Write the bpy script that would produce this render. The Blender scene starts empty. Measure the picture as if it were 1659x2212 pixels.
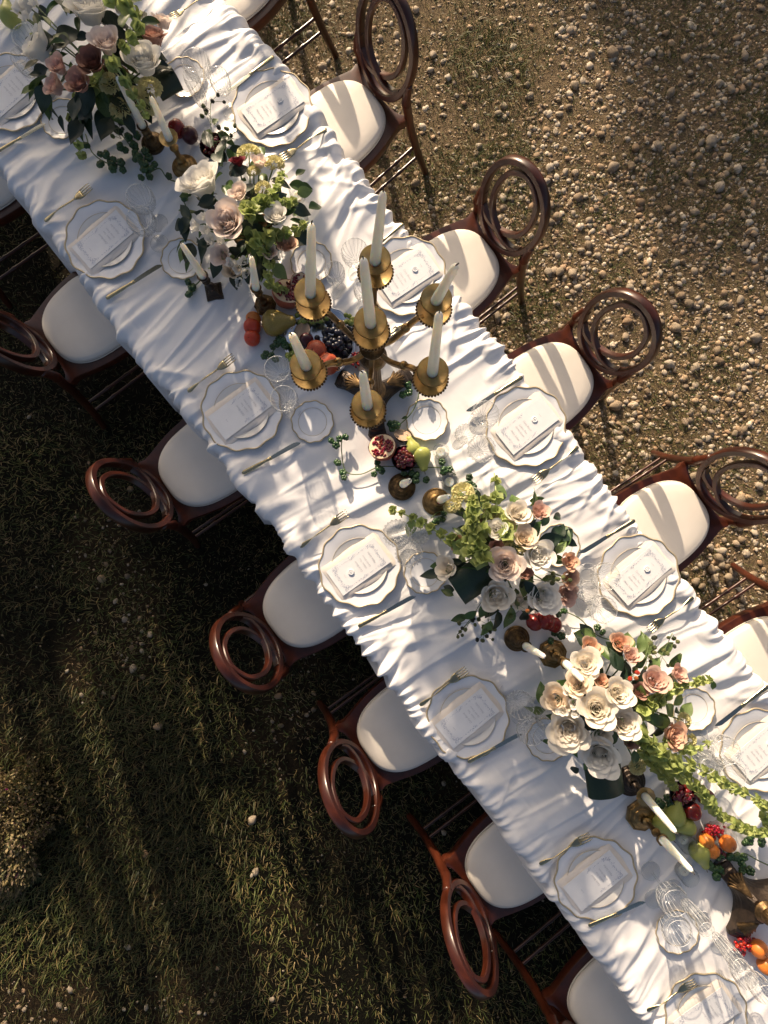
import bpy, math, random
import numpy as np
from mathutils import Vector, Matrix, Euler, Quaternion

rnd = random.Random(7)
R = math.radians
PI = math.pi
sc = bpy.context.scene
COL = sc.collection

# ------------------------------------------------------------------ camera, sky, sun, exposure
CAM_Z = 2.8
TILT = R(1.467)
FPX = 1133.0                       # focal length for a picture 1659 wide and 2212 high
cam_d = bpy.data.cameras.new('camera')
cam = bpy.data.objects.new('camera', cam_d)
COL.objects.link(cam)
cam.location = (0, 0, CAM_Z)
cam.rotation_euler = (TILT, 0, 0)
cam_d.sensor_width = 36.0
cam_d.lens = FPX / 2212 * 36.0
cam_d.clip_start = 0.05
cam_d.clip_end = 500
sc.camera = cam

SUN_EL = R(21)
SUN_AZ = Vector((-0.30, 0.954)).normalized()          # towards the sun, in plan
world = bpy.data.worlds.new('World')
sc.world = world
world.use_nodes = True
wn = world.node_tree
sky = wn.nodes.new('ShaderNodeTexSky')
sky.sky_type = 'NISHITA'
sky.sun_disc = False
sky.dust_density = 6.0
sky.air_density = 0.8
sky.ozone_density = 0.0
sky.sun_elevation = SUN_EL
sky.sun_rotation = math.atan2(SUN_AZ.x, SUN_AZ.y)
wn.links.new(sky.outputs[0], wn.nodes['Background'].inputs[0])
wn.nodes['Background'].inputs[1].default_value = 0.090
sun_d = bpy.data.lights.new('sun', 'SUN')
sun_d.energy = 5.0
sun_d.angle = R(0.53)
sun_d.color = (1.0, 0.80, 0.58)
sun = bpy.data.objects.new('sun', sun_d)
COL.objects.link(sun)
SUN_DIR = Vector((SUN_AZ.x * math.cos(SUN_EL), SUN_AZ.y * math.cos(SUN_EL), math.sin(SUN_EL)))
sun.rotation_euler = (-SUN_DIR).to_track_quat('-Z', 'Y').to_euler()
sun.location = SUN_DIR * 30
sc.view_settings.view_transform = 'Standard'
sc.view_settings.look = 'None'
sc.view_settings.gamma = 1
sc.view_settings.exposure = 0.62
sc.cycles.max_bounces = 8
sc.cycles.transparent_max_bounces = 24
sc.cycles.transmission_bounces = 8
sc.cycles.caustics_reflective = False
sc.cycles.caustics_refractive = False
sc.cycles.sample_clamp_indirect = 4.0

def at(px, py, z):
    """world point at height z seen at (px, py) of a 1659 x 2212 picture"""
    x = (px - 829.5) / FPX
    y = -(py - 1106.0) / FPX
    yy = y * math.cos(TILT) + math.sin(TILT)
    zz = y * math.sin(TILT) - math.cos(TILT)
    t = (z - CAM_Z) / zz
    return Vector((x * t, yy * t, z))

def m_per_px(z):
    return (CAM_Z - z) / FPX

# ------------------------------------------------------------------ mesh helpers
class MB:
    def __init__(s):
        s.v = []; s.f = []; s.n = 0
    def add(s, verts, faces):
        o = s.n
        s.v.extend([tuple(map(float, p)) for p in verts])
        s.f.extend([tuple(i + o for i in f) for f in faces])
        s.n = len(s.v)
        return s
    def merge(s, other, M=None):
        vs = other.v if M is None else [M @ Vector(p) for p in other.v]
        return s.add(vs, other.f)
    def grid(s, P, closed_u=False, closed_v=False):
        """P[i][j] grid of points"""
        nu, nv = len(P), len(P[0])
        vs = [p for row in P for p in row]
        fs = []
        for i in range(nu if closed_u else nu - 1):
            for j in range(nv if closed_v else nv - 1):
                a = i * nv + j; b = i * nv + (j + 1) % nv
                c = ((i + 1) % nu) * nv + (j + 1) % nv; d = ((i + 1) % nu) * nv + j
                fs.append((a, b, c, d))
        return s.add(vs, fs)
    def lathe(s, prof, n=24, rib=None, cap0=False, cap1=False, shape=None, c=(0, 0, 0)):
        P = []
        for k, (r, z) in enumerate(prof):
            row = []
            for j in range(n):
                th = 2 * PI * j / n
                q = r
                if rib: q *= rib(th, k)
                if shape: q *= shape(th)
                row.append((c[0] + q * math.cos(th), c[1] + q * math.sin(th), c[2] + z))
            P.append(row)
        o = s.n
        s.grid(P, closed_v=True)
        if cap0: s.f.append(tuple(o + j for j in reversed(range(n))))
        if cap1: s.f.append(tuple(o + (len(prof) - 1) * n + j for j in range(n)))
        return s
    def tube(s, path, ra, rb=None, n=8, closed=False, up=(0, 0, 1), square=False, cap=True, normals=None, rect=False):
        """sweep an ellipse (or rounded rectangle) along path; ra sideways, rb along up"""
        m = len(path)
        path = [Vector(p) for p in path]
        if not hasattr(ra, '__len__'): ra = [ra] * m
        if rb is None: rb = ra
        if not hasattr(rb, '__len__'): rb = [rb] * m
        P = []
        for i in range(m):
            if closed: t = path[(i + 1) % m] - path[i - 1]
            else: t = path[min(i + 1, m - 1)] - path[max(i - 1, 0)]
            if t.length < 1e-9: t = Vector((0, 0, 1))
            t.normalize()
            u = Vector(up) if normals is None else Vector(normals[i])
            u = u - t * u.dot(t)
            if u.length < 1e-3:
                u = Vector((1, 0, 0)) - t * t.x
            u.normalize()
            w = t.cross(u)
            row = []
            if rect:
                for cx, cy in ((1, -.74), (1, .74), (.72, 1), (-.72, 1), (-1, .74), (-1, -.74), (-.72, -1), (.72, -1)):
                    row.append(path[i] + w * (cx * ra[i]) + u * (cy * rb[i]))
                P.append(row); n = 8
                continue
            for j in range(n):
                th = 2 * PI * (j + .5) / n
                cx, cy = math.cos(th), math.sin(th)
                if square:
                    e = .45
                    cx = math.copysign(abs(cx) ** e, cx); cy = math.copysign(abs(cy) ** e, cy)
                row.append(path[i] + w * (cx * ra[i]) + u * (cy * rb[i]))
            P.append(row)
        o = s.n
        s.grid(P, closed_u=closed, closed_v=True)
        if cap and not closed:
            s.f.append(tuple(o + j for j in reversed(range(n))))
            s.f.append(tuple(o + (m - 1) * n + j for j in range(n)))
        return s
    def ball(s, c, r, nu=8, nv=12, sq=(1, 1, 1)):
        prof = [(math.sin(PI * i / nu), -math.cos(PI * i / nu)) for i in range(nu + 1)]
        o = s.n
        s.lathe([(max(a, 1e-4), b) for a, b in prof], nv)
        for k in range(o, s.n):
            p = s.v[k]
            s.v[k] = (c[0] + p[0] * r * sq[0], c[1] + p[1] * r * sq[1], c[2] + p[2] * r * sq[2])
        return s
    def prism(s, outline, levels):
        """stack of scaled outlines: levels = [(scale, z), ...]"""
        P = [[(x * k, y * k, z) for x, y in outline] for k, z in levels]
        o = s.n; n = len(outline)
        s.grid(P, closed_v=True)
        s.f.append(tuple(o + (len(levels) - 1) * n + j for j in range(n)))
        s.f.append(tuple(o + j for j in reversed(range(n))))
        return s
    def box(s, x0, x1, y0, y1, z0, z1):
        vs = [(x, y, z) for z in (z0, z1) for y in (y0, y1) for x in (x0, x1)]
        return s.add(vs, [(0, 2, 3, 1), (4, 5, 7, 6), (0, 1, 5, 4), (2, 6, 7, 3), (0, 4, 6, 2), (1, 3, 7, 5)])
    def mesh(s, name, mat, smooth=True, sharp=None):
        me = bpy.data.meshes.new(name)
        me.from_pydata(s.v, [], s.f)
        if isinstance(mat, str): mat = M[mat]
        me.materials.append(mat)
        if smooth:
            me.shade_smooth()
            if sharp: me.set_sharp_from_angle(angle=R(sharp))
        me.update()
        return me

def np_mesh(name, V, F, mat, colors=None, smooth=True):
    """big mesh from numpy arrays; F is (k,3) or (k,4); colors per vertex"""
    me = bpy.data.meshes.new(name)
    n = F.shape[1]
    me.vertices.add(len(V)); me.vertices.foreach_set('co', V.astype(np.float32).ravel())
    me.loops.add(F.size); me.loops.foreach_set('vertex_index', F.astype(np.int32).ravel())
    me.polygons.add(len(F))
    me.polygons.foreach_set('loop_start', np.arange(0, F.size, n, dtype=np.int32))
    me.update(calc_edges=True)
    me.materials.append(M[mat])
    if colors is not None:
        a = me.color_attributes.new('tone', 'FLOAT_COLOR', 'POINT')
        c4 = np.ones((len(V), 4), np.float32); c4[:, :3] = colors
        a.data.foreach_set('color', c4.ravel())
    if smooth: me.shade_smooth()
    return me

def link(name, data, parent=None, loc=None, rot=None, scale=None, mat=None):
    o = bpy.data.objects.new(name, data)
    COL.objects.link(o)
    if parent is not None: o.parent = parent
    if mat is not None: o.matrix_local = mat
    if loc is not None: o.location = loc
    if rot is not None: o.rotation_euler = rot
    if scale is not None: o.scale = scale if hasattr(scale, '__len__') else (scale,) * 3
    return o

def tag(o, label, cat, group=None, kind=None):
    o['label'] = label; o['category'] = cat
    if group: o['group'] = group
    if kind: o['kind'] = kind
    return o

def thing(name, label, cat, loc=(0, 0, 0), rz=0.0, group=None, rot=None, scale=None):
    o = link(name, None, None, loc, rot if rot else (0, 0, rz), scale)
    o.empty_display_size = .05
    return tag(o, label, cat, group)

def one(name, me, label, cat, loc=(0, 0, 0), rz=0.0, group=None, rot=None, scale=None):
    o = link(name, me, None, loc, rot if rot else (0, 0, rz), scale)
    return tag(o, label, cat, group)

def catmull(pts, k=8, closed=False):
    pts = [Vector(p) for p in pts]
    n = len(pts); out = []
    rng = range(n if closed else n - 1)
    for i in rng:
        if closed: p0, p1, p2, p3 = pts[i - 1], pts[i], pts[(i + 1) % n], pts[(i + 2) % n]
        else: p0, p1, p2, p3 = pts[max(i - 1, 0)], pts[i], pts[i + 1], pts[min(i + 2, n - 1)]
        for j in range(k):
            t = j / k
            out.append(.5 * ((2 * p1) + (p2 - p0) * t + (2 * p0 - 5 * p1 + 4 * p2 - p3) * t * t + (3 * p1 - p0 - 3 * p2 + p3) * t ** 3))
    if not closed: out.append(pts[-1])
    return out

def basis(zaxis, spin=0.0):
    """rotation matrix whose z axis is zaxis"""
    q = Vector((0, 0, 1)).rotation_difference(Vector(zaxis).normalized())
    return (q @ Quaternion((0, 0, 1), spin)).to_matrix().to_4x4()

def mat4(loc, zaxis=(0, 0, 1), spin=0.0, s=1.0):
    S = Matrix.Diagonal((s, s, s, 1)) if not hasattr(s, '__len__') else Matrix.Diagonal((*s, 1))
    return Matrix.Translation(loc) @ basis(zaxis, spin) @ S

def sstep(a, b, x):
    t = np.clip((x - a) / (b - a), 0, 1)
    return t * t * (3 - 2 * t)

# ------------------------------------------------------------------ materials
M = {}
def new_mat(name):
    m = bpy.data.materials.new(name); m.use_nodes = True
    nt = m.node_tree
    p = nt.nodes['Principled BSDF']
    M[name] = m
    return m, nt, p

def node(nt, t, **kw):
    n = nt.nodes.new(t)
    for k, v in kw.items():
        if k in n.inputs: n.inputs[k].default_value = v
        else: setattr(n, k, v)
    return n

def ramp(nt, fac, stops):
    r = nt.nodes.new('ShaderNodeValToRGB')
    while len(r.color_ramp.elements) < len(stops): r.color_ramp.elements.new(.5)
    for e, (pos, c) in zip(r.color_ramp.elements, stops):
        e.position = pos; e.color = (*c, 1)
    nt.links.new(fac, r.inputs[0])
    return r.outputs[0]

def noise(nt, scale, detail=3.0, rough=.55, coord='Object', stretch=None):
    tc = nt.nodes.new('ShaderNodeTexCoord')
    src = tc.outputs[coord]
    if stretch:
        mp = nt.nodes.new('ShaderNodeMapping'); mp.inputs['Scale'].default_value = stretch
        nt.links.new(src, mp.inputs[0]); src = mp.outputs[0]
    n = nt.nodes.new('ShaderNodeTexNoise')
    n.inputs['Scale'].default_value = scale; n.inputs['Detail'].default_value = detail; n.inputs['Roughness'].default_value = rough
    nt.links.new(src, n.inputs['Vector'])
    return n.outputs['Fac']

def bump(nt, p, h, strength, dist):
    b = nt.nodes.new('ShaderNodeBump'); b.inputs['Strength'].default_value = strength; b.inputs['Distance'].default_value = dist
    nt.links.new(h, b.inputs['Height']); nt.links.new(b.outputs[0], p.inputs['Normal'])
    return b

def simple(name, c, rough=.5, metal=0.0, spec=.5, coat=0.0, coat_r=.1, c2=None, nscale=30, bumps=None, sss=0.0, sheen=0.0, transl=0.0, rnd_obj=None):
    m, nt, p = new_mat(name)
    p.inputs['Base Color'].default_value = (*c, 1)
    p.inputs['Roughness'].default_value = rough
    p.inputs['Metallic'].default_value = metal
    p.inputs['Specular IOR Level'].default_value = spec
    p.inputs['Coat Weight'].default_value = coat
    p.inputs['Coat Roughness'].default_value = coat_r
    p.inputs['Sheen Weight'].default_value = sheen
    colr = None
    if c2 is not None:
        f = noise(nt, nscale)
        colr = ramp(nt, f, [(.35, c), (.68, c2)])
    if rnd_obj is not None:
        oi = nt.nodes.new('ShaderNodeObjectInfo')
        h = node(nt, 'ShaderNodeHueSaturation')
        mr = node(nt, 'ShaderNodeMapRange'); nt.links.new(oi.outputs['Random'], mr.inputs[0])
        mr.inputs[3].default_value = 1 - rnd_obj; mr.inputs[4].default_value = 1 + rnd_obj
        nt.links.new(mr.outputs[0], h.inputs['Value'])
        mh = node(nt, 'ShaderNodeMapRange')
        mu = node(nt, 'ShaderNodeMath', operation='MULTIPLY'); mu.inputs[1].default_value = 7.31
        fr = node(nt, 'ShaderNodeMath', operation='FRACT')
        nt.links.new(oi.outputs['Random'], mu.inputs[0]); nt.links.new(mu.outputs[0], fr.inputs[0]); nt.links.new(fr.outputs[0], mh.inputs[0])
        mh.inputs[3].default_value = .5 - rnd_obj * .06; mh.inputs[4].default_value = .5 + rnd_obj * .06
        nt.links.new(mh.outputs[0], h.inputs['Hue'])
        if colr is not None: nt.links.new(colr, h.inputs['Color'])
        else: h.inputs['Color'].default_value = (*c, 1)
        colr = h.outputs[0]
    if colr is not None: nt.links.new(colr, p.inputs['Base Color'])
    if bumps: bump(nt, p, noise(nt, bumps[0]), bumps[1], bumps[2])
    if sss > 0:
        p.inputs['Subsurface Weight'].default_value = sss
        p.inputs['Subsurface Radius'].default_value = (.03, .024, .017)
        p.inputs['Subsurface Scale'].default_value = 1.0
    if transl > 0:
        tr = nt.nodes.new('ShaderNodeBsdfTranslucent')
        if colr is not None: nt.links.new(colr, tr.inputs[0])
        else: tr.inputs[0].default_value = (*c, 1)
        mx = nt.nodes.new('ShaderNodeMixShader'); mx.inputs[0].default_value = transl
        out = nt.nodes['Material Output']
        nt.links.new(p.outputs[0], mx.inputs[1]); nt.links.new(tr.outputs[0], mx.inputs[2]); nt.links.new(mx.outputs[0], out.inputs[0])
    return m

# fabric and table
simple('satin', (.80, .79, .80), .40, spec=.45, sheen=.15, c2=(.84, .83, .835), nscale=4)
def satin_weave():
    nt = M['satin'].node_tree; p = nt.nodes['Principled BSDF']
    tc = nt.nodes.new('ShaderNodeTexCoord')
    w = nt.nodes.new('ShaderNodeTexNoise'); w.inputs['Scale'].default_value = 45; w.inputs['Detail'].default_value = 4
    nt.links.new(tc.outputs['Object'], w.inputs['Vector'])
    bump(nt, p, w.outputs['Fac'], .12, .004)
    p.inputs['Anisotropic'].default_value = .3
satin_weave()
simple('napkin', (.80, .735, .67), .75, sheen=.2, c2=(.76, .69, .62), nscale=60, bumps=(600, .25, .001))
simple('card', (.84, .84, .855), .7, c2=(.80, .80, .82), nscale=25, bumps=(250, .15, .0006))
simple('print_blue', (.42, .45, .55), .8)
simple('print_grey', (.50, .51, .55), .8)
simple('wax_white', (.82, .82, .83), .35, bumps=(220, .6, .002))
simple('wood_bare', (.35, .25, .16), .6, c2=(.28, .19, .11), nscale=12)
# tableware
simple('porcelain', (.80, .81, .845), .10, spec=.5, coat=.4, coat_r=.05)
simple('porcelain_cream', (.80, .775, .735), .14, coat=.3, coat_r=.05)
simple('gold_rim', (.50, .41, .27), .36, metal=.3)
simple('cutlery_gold', (.52, .44, .27), .26, metal=1.0, c2=(.45, .385, .24), nscale=40)
simple('cutlery_blade', (.50, .50, .42), .20, metal=1.0)
simple('wax_candle', (.94, .90, .77), .38, sss=1.0, c2=(.92, .875, .74), nscale=40)
simple('wick', (.06, .05, .04), .9)
simple('brass_dark', (.16, .10, .045), .42, metal=.85, c2=(.055, .035, .018), nscale=55, bumps=(120, .5, .003))
simple('brass_mid', (.36, .235, .10), .36, metal=.95, c2=(.17, .105, .045), nscale=45, bumps=(90, .35, .002))
simple('brass_bright', (.48, .34, .16), .36, metal=1.0, c2=(.37, .255, .115), nscale=50, bumps=(60, .12, .002))
simple('bronze_black', (.030, .022, .018), .40, metal=.6, c2=(.06, .042, .03), nscale=70, bumps=(140, .5, .003))
simple('silver', (.72, .73, .76), .16, metal=1.0, bumps=(25, .2, .003))
simple('bowl_dark', (.020, .010, .014), .12, coat=.5)
# chairs
def wood_mat():
    m, nt, p = new_mat('mahogany')
    f = noise(nt, 14, 5, .6, stretch=(1, 1, .15))
    c = ramp(nt, f, [(.25, (.018, .0042, .0024)), (.5, (.044, .0100, .0046)), (.75, (.090, .0215, .0088))])
    nt.links.new(c, p.inputs['Base Color'])
    p.inputs['Roughness'].default_value = .34
    p.inputs['Coat Weight'].default_value = .35; p.inputs['Coat Roughness'].default_value = .20
    p.inputs['Specular IOR Level'].default_value = .35
    bump(nt, p, noise(nt, 90, 2, stretch=(1, 1, .2)), .08, .001)
wood_mat()
simple('seat_cream', (.74, .69, .625), .5, spec=.35, c2=(.70, .65, .585), nscale=9, bumps=(420, .2, .0008))
simple('seat_piping', (.60, .55, .49), .6)
# flowers
simple('petal_white', (.88, .855, .80), .6, spec=.15, transl=.32, rnd_obj=.04)
simple('petal_ivory', (.88, .82, .72), .6, spec=.15, transl=.32, rnd_obj=.05)
simple('petal_cream', (.87, .75, .60), .6, spec=.15, transl=.32, rnd_obj=.06)
simple('petal_blush', (.86, .74, .66), .6, spec=.15, transl=.32, rnd_obj=.06)
simple('petal_peach', (.74, .48, .34), .6, spec=.2, transl=.25, rnd_obj=.10)
simple('petal_pink', (.70, .48, .40), .6, spec=.2, transl=.25, rnd_obj=.10)
simple('petal_mauve', (.42, .24, .19), .6, spec=.2, transl=.2, rnd_obj=.12)
simple('petal_brown', (.25, .12, .085), .6, spec=.2, transl=.15, rnd_obj=.12)
simple('petal_burgundy', (.16, .02, .03), .6, spec=.2, transl=.15, rnd_obj=.12)
simple('petal_lemon', (.68, .63, .34), .65, spec=.2, transl=.25, rnd_obj=.06)
simple('bell_green', (.36, .42, .14), .5, spec=.3, transl=.34, rnd_obj=.22)
simple('bell_stem', (.44, .50, .22), .5)
simple('leaf_green', (.050, .095, .022), .42, transl=.2, c2=(.075, .13, .03), nscale=20, rnd_obj=.3)
simple('leaf_dark', (.010, .024, .012), .42, c2=(.017, .036, .017), nscale=25, rnd_obj=.25)
simple('leaf_pale', (.15, .22, .07), .5, transl=.3, c2=(.19, .26, .09), nscale=18, rnd_obj=.2)
simple('stem_green', (.10, .15, .045), .5)
simple('pod_green', (.022, .062, .020), .18, spec=.5, c2=(.055, .11, .035), nscale=90, rnd_obj=.2)
simple('berry_green', (.13, .15, .05), .45, rnd_obj=.3, bumps=(350, .8, .003))
simple('berry_black', (.03, .035, .02), .35, rnd_obj=.4, bumps=(350, .8, .003))
simple('berry_red', (.50, .045, .02), .3, bumps=(350, .8, .003))
simple('berry_orange', (.50, .17, .05), .4, bumps=(350, .8, .003))
# fruit
simple('pear_green', (.36, .40, .085), .34, c2=(.42, .43, .12), nscale=35, bumps=(200, .1, .001))
simple('pear_brown', (.32, .24, .05), .42, c2=(.24, .15, .035), nscale=30, bumps=(160, .2, .001))
simple('plum_red', (.16, .010, .012), .24, c2=(.28, .022, .015), nscale=22)
simple('plum_dark', (.045, .006, .012), .3, c2=(.08, .012, .018), nscale=22)
simple('apricot', (.62, .16, .025), .42, c2=(.72, .25, .04), nscale=25, rnd_obj=.1)
simple('peach_red', (.33, .035, .02), .45, c2=(.50, .12, .04), nscale=18)
simple('tomato_red', (.50, .035, .014), .3, c2=(.58, .07, .02), nscale=15)
simple('cherry', (.15, .006, .010), .1, coat=.6, rnd_obj=.35)
simple('grape_black', (.010, .010, .018), .32, coat=.15, coat_r=.3, c2=(.022, .022, .038), nscale=60, rnd_obj=.3)
simple('grape_green', (.24, .29, .055), .22, sss=.25, rnd_obj=.15)
simple('currant', (.36, .008, .012), .1, coat=.5, rnd_obj=.2)
simple('pom_seed', (.20, .006, .012), .12, coat=.4, rnd_obj=.4)
simple('pom_skin', (.36, .07, .05), .4, c2=(.46, .15, .085), nscale=25)
simple('pom_pith', (.72, .60, .40), .6, c2=(.62, .40, .26), nscale=45)
simple('fig_skin', (.10, .10, .03), .45, c2=(.07, .04, .035), nscale=25)
simple('fig_flesh', (.50, .30, .20), .45, c2=(.62, .48, .33), nscale=140, bumps=(260, .7, .003))
simple('stalk', (.16, .10, .05), .7)

def glass_mat(name, tint, mixv, rough=0.0):
    """thin clear glass: light passes, edges and ribs reflect"""
    m, nt, p = new_mat(name)
    nt.nodes.remove(p)
    tr = node(nt, 'ShaderNodeBsdfTransparent'); tr.inputs[0].default_value = (*tint, 1)
    gl = node(nt, 'ShaderNodeBsdfRefraction'); gl.inputs['Color'].default_value = (1, 1, 1, 1); gl.inputs['Roughness'].default_value = rough; gl.inputs['IOR'].default_value = 1.12
    go = node(nt, 'ShaderNodeBsdfGlossy'); go.inputs['Roughness'].default_value = .15
    lw = node(nt, 'ShaderNodeLayerWeight'); lw.inputs['Blend'].default_value = .5
    pw = node(nt, 'ShaderNodeMath', operation='POWER'); pw.inputs[1].default_value = 2.4
    ml = node(nt, 'ShaderNodeMath', operation='MULTIPLY_ADD'); ml.inputs[1].default_value = .60; ml.inputs[2].default_value = .045
    nt.links.new(lw.outputs['Facing'], pw.inputs[0]); nt.links.new(pw.outputs[0], ml.inputs[0])
    m1 = node(nt, 'ShaderNodeMixShader'); m1.inputs[0].default_value = mixv
    nt.links.new(tr.outputs[0], m1.inputs[1]); nt.links.new(gl.outputs[0], m1.inputs[2])
    m2 = node(nt, 'ShaderNodeMixShader')
    nt.links.new(ml.outputs[0], m2.inputs[0]); nt.links.new(m1.outputs[0], m2.inputs[1]); nt.links.new(go.outputs[0], m2.inputs[2])
    nt.links.new(m2.outputs[0], nt.nodes['Material Output'].inputs[0])
glass_mat('crystal', (.985, .99, .99), .06)
def rib_mat():
    m, nt, p = new_mat('crystal_rib')
    p.inputs['Base Color'].default_value = (.9, .91, .92, 1); p.inputs['Roughness'].default_value = .12
    p.inputs['Specular IOR Level'].default_value = .9
    tr = node(nt, 'ShaderNodeBsdfTransparent')
    mx = node(nt, 'ShaderNodeMixShader'); mx.inputs[0].default_value = .55
    nt.links.new(tr.outputs[0], mx.inputs[1]); nt.links.new(p.outputs[0], mx.inputs[2])
    nt.links.new(mx.outputs[0], nt.nodes['Material Output'].inputs[0])
rib_mat()
glass_mat('votive_glass', (.96, .97, .965), .12, .05)

def tone_mat(name, rough, transl=0.0, bumps=None, spec=.3):
    m, nt, p = new_mat(name)
    a = node(nt, 'ShaderNodeAttribute'); a.attribute_name = 'tone'
    nt.links.new(a.outputs['Color'], p.inputs['Base Color'])
    p.inputs['Roughness'].default_value = rough
    p.inputs['Specular IOR Level'].default_value = spec
    if bumps: bump(nt, p, noise(nt, bumps[0]), bumps[1], bumps[2])
    if transl:
        tr = nt.nodes.new('ShaderNodeBsdfTranslucent'); nt.links.new(a.outputs['Color'], tr.inputs[0])
        mx = nt.nodes.new('ShaderNodeMixShader'); mx.inputs[0].default_value = transl
        nt.links.new(p.outputs[0], mx.inputs[1]); nt.links.new(tr.outputs[0], mx.inputs[2])
        nt.links.new(mx.outputs[0], nt.nodes['Material Output'].inputs[0])
tone_mat('grass_blade', .55, .25)
tone_mat('gravel_stone', .7, 0, (70, .25, .004))
tone_mat('foliage', .5, .25)

def stone_mat():
    m, nt, p = new_mat('pebble_stone')
    oi = node(nt, 'ShaderNodeObjectInfo')
    c = ramp(nt, oi.outputs['Random'], [(0, (.22, .16, .10)), (.3, (.30, .24, .17)), (.6, (.36, .30, .225)), (.85, (.26, .175, .105)), (1, (.45, .395, .32))])
    f = noise(nt, 4, 4)
    mx = node(nt, 'ShaderNodeMix', data_type='RGBA', blend_type='MULTIPLY')
    mx.inputs[0].default_value = .6
    cr = ramp(nt, f, [(.3, (.6, .57, .53)), (.7, (1, 1, 1))])
    nt.links.new(c, mx.inputs[6]); nt.links.new(cr, mx.inputs[7]); nt.links.new(mx.outputs[2], p.inputs['Base Color'])
    p.inputs['Roughness'].default_value = .7; p.inputs['Specular IOR Level'].default_value = .3
    bump(nt, p, noise(nt, 9, 4), .2, .05)
stone_mat()

def soil_mat():
    m, nt, p = new_mat('soil')
    b = noise(nt, 38, 6, .75)
    b2 = noise(nt, 120, 4, .7)
    t = node(nt, 'ShaderNodeAttribute'); t.attribute_name = 'tone'
    mx = node(nt, 'ShaderNodeMix', data_type='RGBA', blend_type='MULTIPLY'); mx.inputs[0].default_value = 1
    r = ramp(nt, b, [(.28, (.30, .28, .26)), (.5, (.85, .85, .85)), (.72, (1.6, 1.55, 1.45))])
    nt.links.new(t.outputs['Color'], mx.inputs[6]); nt.links.new(r, mx.inputs[7])
    nt.links.new(mx.outputs[2], p.inputs['Base Color'])
    p.inputs['Roughness'].default_value = .95; p.inputs['Specular IOR Level'].default_value = .1
    ad = node(nt, 'ShaderNodeMath', operation='ADD'); nt.links.new(b, ad.inputs[0]); nt.links.new(b2, ad.inputs[1])
    bump(nt, p, ad.outputs[0], .8, .02)
soil_mat()
simple('bark', (.10, .075, .05), .9, c2=(.05, .038, .026), nscale=8, bumps=(12, .8, .03))

# ------------------------------------------------------------------ the table's own axes
TZ = 0.76
_a, _b = at(95, 490, TZ), at(1130, 1850, TZ)
_c, _d = at(600, 150, TZ), at(1560, 1370, TZ)
UX = ((_b - _a).normalized() + (_d - _c).normalized()).normalized()
VX = Vector((-UX.y, UX.x, 0))                     # towards the right hand side of the table
TORG = (_a + _b + _c + _d) / 4
_vl = ((_a - TORG).dot(VX) + (_b - TORG).dot(VX)) / 2
_vr = ((_c - TORG).dot(VX) + (_d - TORG).dot(VX)) / 2
TORG = TORG + VX * ((_vl + _vr) / 2)
TORG.z = 0
HW = (_vr - _vl) / 2                               # half the table's width
UANG = math.atan2(UX.y, UX.x)
print('table: half width', HW, 'angle', math.degrees(UANG), 'origin', TORG)
def uv_of(p):
    d = Vector((p[0], p[1], 0)) - TORG
    return d.dot(UX), d.dot(VX)
def from_uv(u, v, z):
    p = TORG + UX * u + VX * v
    return Vector((p.x, p.y, z))

def nth(k): return ['first', 'second', 'third', 'fourth', 'fifth', 'sixth', 'seventh', 'eighth'][k]
# ------------------------------------------------------------------ ground
rng = np.random.default_rng(11)
def vnoise(x, y, s, seed=0):
    """smooth value noise in 0..1 on arrays"""
    x = x * s + seed * 17.3; y = y * s - seed * 9.1
    xi = np.floor(x).astype(int); yi = np.floor(y).astype(int)
    fx = x - xi; fy = y - yi
    fx = fx * fx * (3 - 2 * fx); fy = fy * fy * (3 - 2 * fy)
    def h(a, b):
        v = np.sin(a * 127.1 + b * 311.7 + seed * 74.7) * 43758.5453
        return v - np.floor(v)
    return (h(xi, yi) * (1 - fx) + h(xi + 1, yi) * fx) * (1 - fy) + (h(xi, yi + 1) * (1 - fx) + h(xi + 1, yi + 1) * fx) * fy

def relief(x, y):
    return .022 * (vnoise(x, y, 1.1, 3) - .5) + .010 * (vnoise(x, y, 4.0, 5) - .5)

gx = np.concatenate([[-120, -40, -15, -7], np.linspace(-4.5, 4.5, 110), [7, 15, 40, 120]])
gy = np.concatenate([[-120, -40, -15, -7], np.linspace(-5, 5, 120), [7, 15, 40, 120]])
GX, GY = np.meshgrid(gx, gy, indexing='ij')
fade = sstep(5.5, 4.0, np.maximum(abs(GX), abs(GY)))
GZ = relief(GX, GY) * fade
V = np.stack([GX, GY, GZ], -1).reshape(-1, 3)
ni, nj = GX.shape
ii, jj = np.meshgrid(np.arange(ni - 1), np.arange(nj - 1), indexing='ij')
F = np.stack([ii * nj + jj, (ii + 1) * nj + jj, (ii + 1) * nj + jj + 1, ii * nj + jj + 1], -1).reshape(-1, 4)
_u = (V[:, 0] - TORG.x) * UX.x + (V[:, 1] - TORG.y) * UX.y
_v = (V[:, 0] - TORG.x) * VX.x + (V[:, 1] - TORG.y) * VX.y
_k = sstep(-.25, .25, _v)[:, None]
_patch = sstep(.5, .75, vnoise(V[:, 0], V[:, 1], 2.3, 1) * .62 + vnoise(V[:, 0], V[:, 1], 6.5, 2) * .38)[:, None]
GC = np.array([.205, .152, .094]) * _k + (np.array([.0075, .007, .004]) * (1 - _patch) + np.array([.030, .021, .012]) * _patch) * (1 - _k)  # left soil: dark earth, darkened further to carry the shade beside the table
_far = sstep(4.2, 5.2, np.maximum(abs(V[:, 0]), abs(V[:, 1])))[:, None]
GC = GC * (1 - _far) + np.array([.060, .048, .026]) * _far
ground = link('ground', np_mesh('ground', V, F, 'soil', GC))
ground['kind'] = 'structure'
ground['label'] = 'dry earth ground with thin grass and pebbles'

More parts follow.
